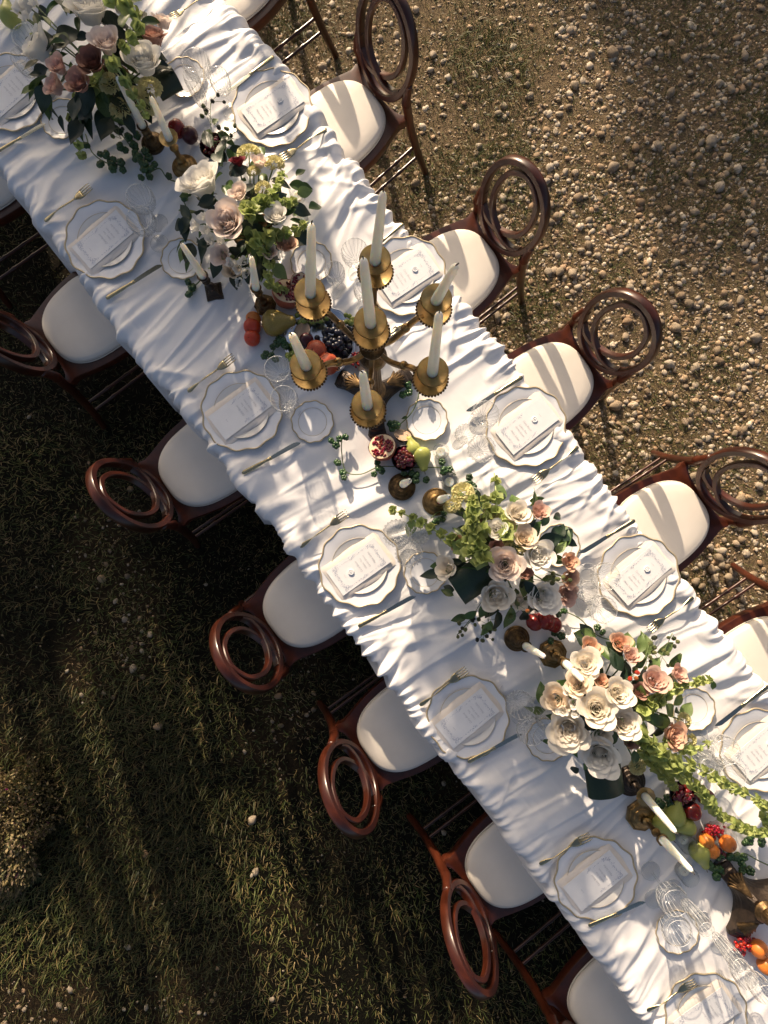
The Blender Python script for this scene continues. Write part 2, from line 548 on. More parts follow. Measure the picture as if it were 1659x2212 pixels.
def uv_np(x, y):
    dx, dy = x - TORG.x, y - TORG.y
    return dx * UX.x + dy * UX.y, dx * VX.x + dy * VX.y

def gravel_density(x, y):
    u, v = uv_np(x, y)
    n1 = vnoise(x, y, 2.3, 1); n2 = vnoise(x, y, 6.5, 2)
    right = .40 + .72 * sstep(-2.0, .5, u + .30 * (v - .6)) + .75 * (n1 - .5) + .5 * (n2 - .5)
    left = .02 + .30 * sstep(.60, .88, n1 * .62 + n2 * .38)
    d = np.where(v > 0, right, left)
    return np.clip(d, .02, 1)

def ico():
    t = (1 + 5 ** .5) / 2
    v = [(-1, t, 0), (1, t, 0), (-1, -t, 0), (1, -t, 0), (0, -1, t), (0, 1, t), (0, -1, -t), (0, 1, -t), (t, 0, -1), (t, 0, 1), (-t, 0, -1), (-t, 0, 1)]
    f = [(0, 11, 5), (0, 5, 1), (0, 1, 7), (0, 7, 10), (0, 10, 11), (1, 5, 9), (5, 11, 4), (11, 10, 2), (10, 7, 6), (7, 1, 8),
         (3, 9, 4), (3, 4, 2), (3, 2, 6), (3, 6, 8), (3, 8, 9), (4, 9, 5), (2, 4, 11), (6, 2, 10), (8, 6, 7), (9, 8, 1)]
    v = [Vector(p).normalized() for p in v]
    return v, f
def ico_sub(v, f):
    v = list(v); cache = {}; out = []
    def mid(a, b):
        k = (min(a, b), max(a, b))
        if k not in cache:
            cache[k] = len(v); v.append(((v[a] + v[b]) / 2).normalized())
        return cache[k]
    for a, b, c in f:
        ab, bc, ca = mid(a, b), mid(b, c), mid(c, a)
        out += [(a, ab, ca), (b, bc, ab), (c, ca, bc), (ab, bc, ca)]
    return v, out
IV0, IF0 = ico()
IV1, IF1 = ico_sub(IV0, IF0)
IV2, IF2 = ico_sub(IV1, IF1)
IV0n, IF0n = np.array(IV0), np.array(IF0)
IV1n, IF1n = np.array(IV1), np.array(IF1)

def scatter(n, seed, x0=-2.75, x1=2.75, y0=-3.35, y1=3.35):
    r = np.random.default_rng(seed)
    return r.uniform(x0, x1, n), r.uniform(y0, y1, n), r

def stone_cloud(x, y, size, r, tv, tf):
    n = len(x)
    a = size; b = size * r.uniform(.6, .95, n); c = size * r.uniform(.32, .6, n)
    th = r.uniform(0, 2 * PI, n); tx = r.normal(0, .25, n); ty = r.normal(0, .25, n)
    jit = 1 + r.normal(0, .11, (n, len(tv)))
    P = tv[None] * jit[..., None] * np.stack([a, b, c], -1)[:, None]
    P[..., 2] += P[..., 0] * tx[:, None] * .5 + P[..., 1] * ty[:, None] * .5
    cs, sn = np.cos(th)[:, None], np.sin(th)[:, None]
    X = P[..., 0] * cs - P[..., 1] * sn + x[:, None]
    Y = P[..., 0] * sn + P[..., 1] * cs + y[:, None]
    Z = P[..., 2] + (relief(x, y) + c * r.uniform(-.2, .5, n))[:, None]
    V = np.stack([X, Y, Z], -1).reshape(-1, 3)
    F = (tf[None] + (np.arange(n) * len(tv))[:, None, None]).reshape(-1, 3)
    return V, F

PAL = np.array([[.22, .155, .095], [.30, .235, .165], [.34, .28, .21], [.27, .18, .11], [.40, .345, .27], [.19, .145, .105], [.32, .23, .145], [.37, .31, .235]])
def stone_colors(xs, ys, k, r):
    n = len(xs)
    c = PAL[r.integers(0, len(PAL), n)] * r.uniform(.9, 1.5, (n, 1))
    c = c * np.where(uv_np(xs, ys)[1] < 0, .6, 1.0)[:, None]      # shade over the lawn is put into the stone colour
    return np.repeat(c, k, 0)

x2, y2, r = scatter(66000, 22)
u, v = uv_np(x2, y2)
keep = (r.random(len(x2)) < gravel_density(x2, y2) ** 1.2) & (abs(v) > HW - .2)
x2, y2 = x2[keep], y2[keep]
size2 = np.clip(r.lognormal(math.log(.0054), .3, len(x2)), .003, .0095)
x, y, r = scatter(46000, 21)
u, v = uv_np(x, y)
keep = (r.random(len(x)) < gravel_density(x, y) ** 1.35) & (abs(v) > HW - .25)
x, y = x[keep], y[keep]
size = np.clip(r.lognormal(math.log(.0102), .40, len(x)), .004, .023)
big = size > .0105
sets = []
V, F = stone_cloud(x2, y2, size2, r, IV0n, IF0n)
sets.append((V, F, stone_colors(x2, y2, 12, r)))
for sel, tv, tf in ((~big, IV0n, IF0n), (big, IV1n, IF1n)):
    V, F = stone_cloud(x[sel], y[sel], size[sel], r, tv, tf)
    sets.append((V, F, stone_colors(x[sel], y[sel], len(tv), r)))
o0 = len(sets[0][0]); o1 = o0 + len(sets[1][0])
V = np.concatenate([q[0] for q in sets]); F = np.concatenate([sets[0][1], sets[1][1] + o0, sets[2][1] + o1]); C = np.concatenate([q[2] for q in sets])
o = link('gravel', np_mesh('gravel', V, F, 'gravel_stone', C))
tag(o, 'small beige and grey pebbles scattered over the dry ground', 'gravel', kind='stuff')
print('gravel stones', len(x), 'tris', len(F))

# the larger pebbles one by one
pebble_meshes = []
for k in range(7):
    mb = MB()
    f = [rnd.uniform(.9, 1.1) for _ in range(6)]
    q = rnd.uniform(0, 6)
    mb.add([(p.x * (1 + .12 * math.sin(3 * p.y + q)), p.y * rnd.uniform(.74, .78) * (1 + .1 * math.sin(2.5 * p.x + q * 2)), p.z * .55 * (1 + .1 * math.sin(4 * p.x + q))) for p in IV2], IF2)
    pebble_meshes.append(mb.mesh('pebble', 'pebble_stone'))
x, y, r = scatter(6000, 33, -2.0, 2.0, -2.6, 2.6)
u, v = uv_np(x, y)
w = gravel_density(x, y) ** 1.3 * np.where(abs(v) > HW + .05, 1, 0)
idx = np.flatnonzero(r.random(len(x)) < w * .16)[:285]
for i in idx:
    s = float(np.clip(r.lognormal(math.log(.023), .18), .017, .034))
    link('pebble', pebble_meshes[int(r.integers(0, 7))], ground, (x[i], y[i], float(relief(x[i:i+1], y[i:i+1])[0]) + s * .25), (r.normal(0, .2), r.normal(0, .2), r.uniform(0, 6.28)), s)
for px, py, s, lab in ((1322, 114, .037, 'large pale grey oval stone lying alone near the top right'),
                       (1538, 303, .037, 'large tan oblong stone near the right edge by the tree shade'),
                       (1330, 877, .034, 'rounded brown stone beside the third right-hand chair'),
                       (545, 1770, .026, 'round pale stone on the shaded grass at bottom centre left'),
                       (552, 1883, .022, 'small pale round stone lowest on the shaded grass'),
                       (340, 1570, .024, 'pale flat stone in the middle of the shaded grass'),
                       (1412, 1105 - 400, .030, 'smooth grey stone among gravel right of the third chair back')):
    p = at(px, py, .01)
    one('stone', pebble_meshes[rnd.randrange(7)], lab, 'stone', (p.x, p.y, float(relief(np.array([p.x]), np.array([p.y]))[0]) + s * .3), rnd.uniform(0, 6.28), scale=s, group='large stones on the ground')

# grass
def grass(n, seed, lo, hi, width, dens, pal, lay, name, label):
    x, y, r = scatter(n, seed)
    u, v = uv_np(x, y)
    keep = (r.random(n) < dens(x, y, u, v)) & (abs(v) > HW - .3)
    x, y = x[keep], y[keep]; n = len(x)
    # blades grow in small tufts
    x = x + r.normal(0, .006, n); y = y + r.normal(0, .006, n)
    L = r.uniform(lo, hi, n) * (.6 + .8 * vnoise(x, y, 3.5, 9)); az = r.uniform(0, 2 * PI, n); w = r.uniform(.6, 1.2, n) * width
    lean = np.clip(r.normal(lay, .28, n), .1, 1.45); bend = r.uniform(.1, .7, n)
    d = np.stack([np.cos(az), np.sin(az)], -1); s = np.stack([-d[:, 1], d[:, 0]], -1)
    z0 = relief(x, y)
    pts = []
    for t, ww in ((0, 1), (.5, .85), (1, 0)):
        a = lean + bend * t
        h = L * t * np.sin(a); zz = z0 - .002 + L * t * np.cos(np.minimum(a, 1.5)) + .002
        c = np.stack([x + d[:, 0] * h, y + d[:, 1] * h], -1)
        if ww:
            for sg in (-1, 1):
                pts.append(np.concatenate([c + s * (w * ww * sg)[:, None] * .5, zz[:, None]], -1))
        else: pts.append(np.concatenate([c, zz[:, None]], -1))
    V = np.stack(pts, 1).reshape(-1, 3)
    T = np.array([[0, 1, 3], [0, 3, 2], [2, 3, 4]])
    F = (T[None] + (np.arange(n) * 5)[:, None, None]).reshape(-1, 3)
    pal = np.array(pal)
    c = pal[r.integers(0, len(pal), n)] * r.uniform(.7, 1.25, (n, 1))
    uu, vv = uv_np(x, y)
    c = c * np.where(vv < 0, .40 + 1.2 * vnoise(x, y, 3.0, 12) ** 2, 1.05)[:, None]      # left lawn: deeper green, with its shade also put into the colour
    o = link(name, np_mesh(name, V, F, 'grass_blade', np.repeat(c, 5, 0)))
    print(name, n)
    return tag(o, label, 'grass', kind='stuff')
GREEN = [(.058, .078, .018), (.040, .060, .014), (.085, .095, .025), (.14, .13, .048), (.22, .165, .07)]
DRY = [(.30, .22, .11), (.22, .16, .075), (.38, .29, .15), (.14, .11, .05), (.11, .115, .04), (.26, .18, .085)]
def d_green(x, y, u, v):
    n = vnoise(x, y, 2.0, 6) * .6 + vnoise(x, y, 7, 7) * .4
    return np.where(v < 0, .35 + .65 * sstep(.28, .5, n), .95 * sstep(.46, .62, n) + .22 + .45 * sstep(-.4, -2.2, u)) * np.where(v < 0, 1.0 - .6 * sstep(.5, .8, gravel_density(x, y)), 1)
def d_dry(x, y, u, v):
    n = vnoise(x, y, 2.6, 16)
    return np.where(v < 0, .12 + .35 * sstep(.5, .75, n), .6 + .4 * sstep(.3, .7, n))
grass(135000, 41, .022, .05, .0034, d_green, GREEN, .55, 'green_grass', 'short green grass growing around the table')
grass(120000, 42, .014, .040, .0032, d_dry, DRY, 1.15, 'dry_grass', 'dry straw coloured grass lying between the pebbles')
def d_long(x, y, u, v):
    p = at(230, 1800, 0)
    dd = np.hypot(x - p.x, y - p.y)
    return np.where(v < 0, sstep(1.15, .3, dd), .55 * sstep(.70, .78, vnoise(x, y, 2.0, 6) * .5 + vnoise(x, y, 4, 7) * .5))
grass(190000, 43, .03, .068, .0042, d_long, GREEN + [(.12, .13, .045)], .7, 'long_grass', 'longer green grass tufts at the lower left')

# ------------------------------------------------------------------ low bush at the left edge
def bush():
    t = thing('bush', 'low dried yellow-green bush at the left edge of the picture', 'bush', at(30, 1765, 0))
    r = np.random.default_rng(5)
    n = 7800
    th = r.uniform(0, 2 * PI, n); q = np.sqrt(r.random(n)) * (1 + .18 * np.sin(3 * th) + .1 * np.sin(7 * th + 1))
    hx, hy = q * np.cos(th) * .24, q * np.sin(th) * .36
    top = .16 * np.sqrt(np.clip(1.15 - q ** 2, 0, 1)) * (.7 + .5 * vnoise(hx, hy, 16, 4))
    z = top * r.uniform(.45, 1.05, n)
    d = np.stack([hx * 2.2 + r.normal(0, .3, n), hy * 1.6 + r.normal(0, .3, n), np.abs(r.normal(.45, .3, n))], -1)
    d /= np.linalg.norm(d, axis=1)[:, None]
    L = r.uniform(.012, .032, n)
    s = np.cross(d, r.normal(0, 1, (n, 3))); s /= np.linalg.norm(s, axis=1)[:, None]
    p = np.stack([hx, hy, z], -1)
    w = r.uniform(.003, .0065, n)[:, None]
    pts = [p, p + d * L[:, None] * .55 + s * w, p + d * L[:, None], p + d * L[:, None] * .55 - s * w]
    V = np.stack(pts, 1).reshape(-1, 3)
    F = (np.array([[0, 1, 2, 3]])[None] + (np.arange(n) * 4)[:, None, None]).reshape(-1, 4)
    pal = np.array([(.22, .17, .075), (.13, .125, .05), (.29, .22, .11), (.09, .095, .04), (.20, .145, .10), (.33, .27, .15)])
    c = pal[r.integers(0, len(pal), n)]
    c[r.random(n) < .006] = (.25, .03, .14)
    link('foliage', np_mesh('foliage', V, F, 'foliage', np.repeat(c, 4, 0)), t)
    mb = MB()
    for k in range(26):
        a = rnd.uniform(0, 6.28); l = rnd.uniform(.5, .9)
        e = (math.cos(a) * .18 * l, math.sin(a) * .27 * l, .10 * (1.2 - l))
        mb.tube(catmull([(0, 0, 0), (e[0] * .4, e[1] * .4, .07), e], 4), .003, n=5)
    link('twigs', mb.mesh('twigs', 'bark'), t)
bush()

# ------------------------------------------------------------------ trees outside the frame, towards the sun
def tree(target, zt, height, rx, ry, rz, n, seed, label, gap=.0):
    """a tree whose crown centre stands in line with the sun as seen from the point target"""
    r = np.random.default_rng(seed)
    k = (height - zt) / SUN_DIR.z
    c = Vector((target.x, target.y, zt)) + SUN_DIR * k
    t = thing('tree', label, 'tree', (c.x, c.y, 0), group='trees beyond the top of the picture')
    mb = MB()
    trunk = catmull([(0, 0, -.1), (.05, .03, height * .3), (-.04, .05, height * .65), (0, 0, height)], 6)
    mb.tube(trunk, list(np.linspace(.06, .02, len(trunk))), n=10)
    clumps = []
    for i in range(46):
        d = Vector((r.normal(), r.normal(), r.normal())).normalized() * (r.random() ** .4)
        e = Vector((d.x * rx, d.y * ry, height + d.z * rz))
        clumps.append(e)
        if i % 3 == 0:
            s = Vector((0, 0, height - rz * .6 + .3 * d.z))
            mb.tube(catmull([s, (s + e) / 2 + Vector((0, 0, .12)), e], 4), [.03, .028, .026, .024, .02, .016, .012, .009, .006], n=6)
    link('trunk', mb.mesh('trunk', 'bark'), t)
    cl = np.array(clumps)[r.integers(0, len(clumps), n)] + r.normal(0, 1, (n, 3)) * np.array([rx, ry, rz]) * .15
    d = r.normal(0, 1, (n, 3)); d /= np.linalg.norm(d, axis=1)[:, None]
    s = np.cross(d, r.normal(0, 1, (n, 3))); s /= np.linalg.norm(s, axis=1)[:, None]
    L = r.uniform(.07, .14, n)[:, None]
    pts = [cl, cl + d * L * .5 + s * L * .28, cl + d * L, cl + d * L * .5 - s * L * .28]
    V = np.stack(pts, 1).reshape(-1, 3)
    F = (np.array([[0, 1, 2, 3]])[None] + (np.arange(n) * 4)[:, None, None]).reshape(-1, 4)
    pal = np.array([(.05, .085, .025), (.035, .065, .02), (.075, .11, .035)])
    link('crown', np_mesh('crown', V, F, 'foliage', np.repeat(pal[r.integers(0, 3, n)], 4, 0)), t)
tree(at(200, 420, TZ), TZ, 2.1, .50, .40, .50, 1000, 1, 'small leafy tree beyond the top left corner shading the table')
tree(at(60, 60, TZ), TZ, 3.2, .55, .6, .55, 1700, 6, 'leafy tree farther beyond the top left corner')
tree(at(470, 900, TZ), TZ, 2.2, .26, .26, .40, 240, 4, 'thin young tree added beyond the top edge to dapple the table')  # unseen, added to throw dapples on the left half of the cloth
tree(at(1120, 1800, TZ), TZ, 2.9, .26, .3, .40, 420, 5, 'sparse young tree added beyond the top edge to dapple the lower table')  # another unseen crown, put in for sparse dapples on the lower left cloth
tree(at(60, 1020, 0), 0, 4.2, .50, .6, .32, 2600, 2, 'leafy tree added farther left to darken the grass')  # added out of view to keep sun off the left lawn
tree(at(1670, 110, 0), 0, 4.4, .80, .8, .62, 11000, 3, 'leafy tree beyond the top right corner shading the gravel')

def slim_tree(p, dist, trunk_r, seed, label):
    """tall bare-stemmed tree standing towards the sun from the ground point p; its stem shadow crosses that point"""
    r = random.Random(seed)
    b = Vector((p.x, p.y, 0)) + Vector((SUN_AZ.x, SUN_AZ.y, 0)) * dist
    t = thing('tree', label, 'tree', b, group='slim trees beyond the top left')
    H = 5.4
    path = catmull([(0, 0, -.1), (r.gauss(0, .04), r.gauss(0, .04), 1.4), (r.gauss(0, .06), r.gauss(0, .06), 3.0), (r.gauss(0, .06), r.gauss(0, .06), H)], 6)
    link('trunk', MB().tube(path, list(np.linspace(trunk_r, trunk_r * .55, len(path))), n=10).mesh('trunk', 'bark'), t)
    q = np.random.default_rng(seed); n = 1500
    c = q.normal(0, 1, (n, 3)) * np.array([.42, .42, .36]) + np.array([0, 0, H + .3])
    d = q.normal(0, 1, (n, 3)); d /= np.linalg.norm(d, axis=1)[:, None]
    s = np.cross(d, q.normal(0, 1, (n, 3))); s /= np.linalg.norm(s, axis=1)[:, None]
    L = q.uniform(.08, .15, n)[:, None]
    V = np.stack([c, c + d * L * .5 + s * L * .28, c + d * L, c + d * L * .5 - s * L * .28], 1).reshape(-1, 3)
    F = (np.array([[0, 1, 2, 3]])[None] + (np.arange(n) * 4)[:, None, None]).reshape(-1, 4)
    link('crown', np_mesh('crown', V, F, 'foliage', np.repeat(np.array([[.05, .08, .025]]), n * 4, 0)), t)
for k, (px, py, dist, tr) in enumerate(((20, 1420, 4.6, .085), (130, 1500, 5.4, .10), (245, 1560, 4.8, .08), (330, 1700, 5.6, .11), (470, 1900, 5.2, .085), (520, 2100, 6.2, .10))):
    slim_tree(at(px, py, 0), dist, tr, 60 + k, f'slim tall tree outside the picture, {nth(k)} of the row shading the lawn')

# ------------------------------------------------------------------ table and cloth
tb = thing('dining_table', 'long banquet table hidden beneath the white satin cloth', 'table', (TORG.x, TORG.y, 0), UANG)
TL0, TL1 = -3.3, 3.4
mb = MB().box(TL0, TL1, -HW + .03, HW - .03, TZ - .045, TZ - .012)
link('tabletop', mb.mesh('tabletop', 'wood_bare', smooth=False), tb)
for u in (-3.1, -1.55, 0, 1.55, 3.2):
    for v in (-.4, .4):
        mb = MB().tube([(u, v, 0), (u, v, TZ - .045)], [.025, .035], n=8, square=True)
        link('leg', mb.mesh('leg', 'wood_bare', sharp=40), tb)
# plates are listed first because the cloth lies flat beneath them
# (side, number, charger centre in the picture, has a wax seal)
SETTINGS = [('left', 0, (25, 203), 0), ('left', 1, (229, 520), 0), ('left', 2, (523, 888), 0), ('left', 3, (777, 1222), 1), ('left', 4, (1010, 1547), 0), ('left', 5, (1285, 1895), 0), ('left', 6, (1522, 2188), 0),
            ('right', 0, (589, 236), 1), ('right', 1, (878, 598), 1), ('right', 2, (1135, 922), 1), ('right', 3, (1377, 1243), 1), ('right', 4, (1640, 1618), 1)]
BREAD = {('left', 0): (134, 258), ('left', 1): (393, 560), ('left', 2): (675, 911), ('left', 3): (918, 1237), ('left', 4): (1183, 1597), ('left', 5): (1462, 2012),
         ('right', 0): (398, 168), ('right', 1): (673, 567), ('right', 2): (922, 907), ('right', 3): (1206, 1178), ('right', 4): (1498, 1531)}
SURF = TZ + .010                    # where things rest on the cloth
flat = []
for s_, k_, p_, w_ in SETTINGS: flat.append((*uv_of(at(*p_, SURF)), .19, .8))
for s_, k_, p_, w_ in SETTINGS:
    for du in (-.195, .195):
        fu_, fv_ = uv_of(at(*p_, SURF))
        flat.append((fu_ + du, fv_, .10, .55))
for p_ in BREAD.values(): flat.append((*uv_of(at(*p_, SURF)), .11, .8))
flat.append((*uv_of(at(810, 857, SURF)), .22, .7)); flat.append((*uv_of(at(1650, 1925, SURF)), .22, .7))

def cloth():
    r = np.random.default_rng(77)
    DROP = .42
    RC = .022
    hw = HW - .004
    s_top = hw - RC
    # across: dense near the edges
    a = np.concatenate([np.linspace(0, s_top * .8, 56)[:-1], np.linspace(s_top * .8, s_top, 22)[:-1], np.linspace(s_top, s_top + RC * PI / 2, 9)[:-1], np.linspace(s_top + RC * PI / 2, s_top + RC * PI / 2 + DROP, 34)])
    S = np.concatenate([-a[::-1], a[1:]])
    U = np.arange(TL0 - .05, TL1 + .05, .0048)
    ns, nu = len(S), len(U)
    sg = np.sign(S); A = abs(S)
    arc = np.clip((A - s_top) / RC, 0, PI / 2)
    below = np.clip(A - s_top - RC * PI / 2, 0, None)
    v0 = np.where(A <= s_top, A, s_top + RC * np.sin(arc)) * sg
    z0 = np.where(A <= s_top, 0, -RC + RC * np.cos(arc)) - below
    nv = np.sin(arc) * sg; nz = np.cos(arc)
    UU, SS = np.meshgrid(U, S, indexing='ij')
    VV = np.clip(SS, -hw, hw)
    EDGE_L = np.clip(hw + SS, -DROP, None); EDGE_R = np.clip(hw - SS, -DROP, None)
    D = np.zeros_like(UU)
    def fold(u0, side, slope, curve, amp, w, reach, skew, spread=1.4):
        e = EDGE_R if side > 0 else EDGE_L
        i0 = np.searchsorted(U, u0 - 6 * w * (1 + spread) - abs(slope) * reach - .1); i1 = np.searchsorted(U, u0 + 6 * w * (1 + spread) + abs(slope) * reach + .1)
        if i1 - i0 < 2: return
        uu = UU[i0:i1]; ee = np.clip(e[i0:i1], 0, None)
        t = np.clip(1 - ee / reach, 0, 1)
        x = uu - (u0 + slope * ee + curve * ee * ee)
        ww = w * (1 + spread * ee / reach)
        x = x / ww
        prof = np.where(x < 0, np.exp(-np.abs(x / skew) ** 1.6), np.exp(-np.abs(x * skew) ** 1.6))
        D[i0:i1] += amp * (t ** .7) * prof
    # long folds lying right across the table, turning slowly along its length: a gentle rise and a steep far side
    def slope_at(u0): return .20 * math.sin(u0 * 1.7 + .4) + .12 * math.sin(u0 * 4.3 + 2) + r.normal(0, .05)
    u0 = TL0
    while u0 < TL1:
        u0 += r.choice([r.uniform(.035, .07), r.uniform(.08, .20)])
        side = r.choice([-1, 1])
        w = r.uniform(.022, .034)
        fold(u0, side, slope_at(u0) * -side, r.normal(0, .10), r.uniform(.009, .026), w, r.uniform(.6, 1.9), r.choice([r.uniform(1.5, 2.3), r.uniform(1.5, 2.3), r.uniform(.55, 1.0)]), .25)
    for k in range(46):
        u0 = r.uniform(TL0, TL1); side = r.choice([-1, 1])
        fold(u0, side, slope_at(u0) * -side, r.normal(0, .2), r.uniform(-.004, .010), r.uniform(.03, .07), r.uniform(.5, 1.4), 1.0, .5)
    u0 = TL0
    while u0 < TL1:
        u0 += r.uniform(.03, .15)
        side = r.choice([-1, 1])
        fold(u0, side, slope_at(u0) * -side + r.normal(0, .05), r.normal(0, .12), r.uniform(.005, .012), r.uniform(.0065, .011), r.uniform(.35, 1.5), r.uniform(.6, 1.8), .35)
    # folds running in from the gathered edges
    for k in range(170):
        u0 = r.uniform(TL0, TL1); side = r.choice([-1, 1])
        fold(u0, side, slope_at(u0) * -side + r.normal(0, .16), r.normal(0, .5), r.uniform(.006, .016), r.uniform(.009, .018), r.uniform(.14, .5), r.uniform(.6, 1.6))
    # tight gathers at the very edge
    for side in (-1, 1):
        u0 = TL0
        while u0 < TL1:
            u0 += r.uniform(.018, .062)
            fold(u0, side, r.normal(0, .4), 0, r.uniform(.010, .030), r.uniform(.007, .018), r.uniform(.05, .24), r.uniform(.7, 1.4))
    mask = np.ones_like(D)
    for fu, fv, fr, st in flat:
        dd = np.hypot(UU - fu, VV - fv)
        mask *= 1 - st * np.exp(-(dd / fr) ** 6)
    topw = sstep(.0, .06, np.minimum(EDGE_L, EDGE_R))
    D = D * (mask * topw + (1 - topw))
    # soft limit so that crossing folds do not pile up
    lim = .027 + .012 * (1 - topw)
    D = lim * np.tanh(D / lim)
    D += .0016 * (np.sin(UU * 23 + 3 * np.sin(VV * 5)) + np.sin(UU * 41 + VV * 17)) * mask
    hang = np.where(SS > 0, 1, 1) * np.clip(np.minimum(EDGE_L, EDGE_R) * -1 / DROP, 0, 1)
    D = D * (1 + 1.0 * hang) + hang * (.016 * np.sin(UU * 33 + 2 * np.sin(UU * 7)) + .012 * np.sin(UU * 57 + 1.3) + .02)
    # the edge wanders in and out
    wob = .007 * np.sin(UU * 4.1 + np.sign(SS)) + .005 * np.sin(UU * 9.7 + 2 * np.sign(SS))
    tow = sstep(.35, .0, np.minimum(EDGE_L, EDGE_R))
    X = UU + .004 * np.sin(VV * 9 + UU * 3)
    Y = v0[None] + nv[None] * D + np.sign(SS) * wob * tow
    Z = z0[None] + nz[None] * D + TZ - .004
    V = np.stack([X, Y, Z], -1).reshape(-1, 3)
    ii, jj = np.meshgrid(np.arange(nu - 1), np.arange(ns - 1), indexing='ij')
    F = np.stack([ii * ns + jj, (ii + 1) * ns + jj, (ii + 1) * ns + jj + 1, ii * ns + jj + 1], -1).reshape(-1, 4)
    print('cloth', V.shape, F.shape)
    o = link('tablecloth', np_mesh('tablecloth', V, F, 'satin'), None, (TORG.x, TORG.y, 0), (0, 0, UANG))
    tag(o, 'white satin tablecloth gathered in folds along the long table', 'tablecloth')
cloth()

# ------------------------------------------------------------------ chairs
CH = {}
def chair_meshes():
    # outline of the wooden seat frame (right half, front to back), x sideways, y towards the back
    half = [(.0, -.235), (.12, -.232), (.200, -.21), (.221, -.17), (.221, -.08), (.211, .02), (.192, .10), (.178, .15), (.170, .185), (.176, .212), (.168, .228), (.150, .226), (.125, .210), (.07, .200), (0, .198)]
    half = [(p.x, p.y) for p in catmull([(a, b, 0) for a, b in half], 3)]
    outline = [(-a, b) for a, b in half[::-1][:-1]] + half[1:-1][::1]
    outline = [(-a, b) for a, b in half[1:-1]][::-1] + half
    outline = outline[::-1] if sum(outline[i - 1][0] * outline[i][1] - outline[i][0] * outline[i - 1][1] for i in range(len(outline))) < 0 else outline
    mb = MB().prism(outline, [(.985, .415), (1, .420), (1, .452), (.985, .458), (.93, .459)])
    CH['seat_frame'] = mb.mesh('seat_frame', 'mahogany', sharp=50)
    # cushion
    def cush(sc_, zt):
        P = []
        n = 56
        for (k, z) in [(.97, .459), (1.0, .466), (1.0, .474), (.975, .483), (.9, .489), (.7, .494), (.4, .497), (.001, .498)]:
            row = []
            for j in range(n):
                th = 2 * PI * j / n
                c, s = math.cos(th), math.sin(th)
                e = 2 / 3.0
                x = math.copysign(abs(c) ** e, c); y = math.copysign(abs(s) ** e, s)
                wx = .183 - .038 * (y * .5 + .5) ** 1.2 + .012 * (1 - y * y)
                row.append((x * wx * k, (-.022 + y * .192) * k, z))
            P.append(row)
        return P
    mb = MB().grid(cush(1, 0), closed_v=True)
    CH['cushion'] = mb.mesh('cushion', 'seat_cream')
    rim = [(p[0] * 1.012, p[1] * 1.012, .4625) for p in cush(1, 0)[1]]
    CH['piping'] = MB().tube(rim, .0032, n=6, closed=True).mesh('piping', 'seat_piping')
    # back: an oval hoop leaning backwards
    tilt = R(13)
    def bp(x, h, d=0):      # x sideways, h up in the plane of the back (0 = hoop centre), d thickness
        return Vector((x, .196 + .19 * math.sin(tilt) + h * math.sin(tilt) + d * math.cos(tilt) + .25 * x * x, .675 + h * math.cos(tilt) - d * math.sin(tilt)))
    nrm = Vector((0, math.cos(tilt), -math.sin(tilt)))
    n = 56
    ring = [bp(.163 * math.cos(2 * PI * i / n), .195 * math.sin(2 * PI * i / n)) for i in range(n)]
    mb = MB().tube(ring, .0132, .0185, closed=True, normals=[nrm] * n, rect=True)
    CH['back_hoop'] = mb.mesh('back_hoop', 'mahogany', sharp=38)
    rib = [(-.142, -.128), (-.105, -.158), (-.05, -.166), (0, -.150), (.055, -.118), (.098, -.065), (.116, .01), (.108, .085), (.075, .155), (0, .196)]
    rib = rib + [(-a, b) for a, b in rib[:-1][::-1]]
    rib = [(a * .9, b * .84) for a, b in rib]
    pts = catmull([bp(a, b, .006 * math.sin(i / (len(rib) - 1) * PI * 2) + (.0 if 3 < i < 15 else 0)) for i, (a, b) in enumerate(rib)], 5)
    mb = MB().tube(pts, .0105, .0140, normals=[nrm] * len(pts), rect=True)
    CH['back_ribbon'] = mb.mesh('back_ribbon', 'mahogany', sharp=38)
    for s, nm in ((-1, 'L'), (1, 'R')):
        pts = catmull([(s * .205, .355, 0), (s * .192, .305, .16), (s * .172, .255, .36), (s * .164, .236, .47), (s * .164, .222, .55), bp(s * .157, -.055)], 7)
        rad = []
        for i, p in enumerate(pts):
            q = .0165 + .0035 * math.sin(min(1, p.z / .45) * PI * .5)
            for zr in (.12, .30, .54):
                q += .003 * math.exp(-((p.z - zr) / .010) ** 2)
            rad.append(q)
        CH['rear_leg' + nm] = MB().tube(pts, rad, n=10).mesh('rear_leg', 'mahogany')
        pts = catmull([(s * .200, -.205, 0), (s * .196, -.198, .12), (s * .190, -.190, .30), (s * .190, -.188, .42)], 6)
        rad = [.011 + .010 * (p.z / .42) + .004 * math.exp(-((p.z - .30) / .012) ** 2) + .004 * math.exp(-((p.z - .14) / .012) ** 2) for p in pts]
        CH['front_leg' + nm] = MB().tube(pts, rad, n=10).mesh('front_leg', 'mahogany')
        for q, (zf, zb) in enumerate(((.16, .17), (.24, .25))):
            a = Vector((s * (.197 - .004 * q), -.197, zf)); b = Vector((s * (.190 - .008 * q), .302 - .023 * q, zb))
            pts = [a.lerp(b, i / 30) for i in range(31)]
            rad = [.0075 + .0035 * (math.exp(-((i - 8) / .7) ** 2) + math.exp(-((i - 22) / .7) ** 2) + .6 * math.exp(-((i - 15) / .7) ** 2)) for i in range(31)]
            CH[f'stretcher{nm}{q}'] = MB().tube(pts, rad, n=8).mesh('side_stretcher', 'mahogany')
    pts = [Vector((-.193 + .386 * i / 20, -.196, .29)) for i in range(21)]
    CH['front_rail'] = MB().tube(pts, .0085, n=8).mesh('front_stretcher', 'mahogany')
chair_meshes()

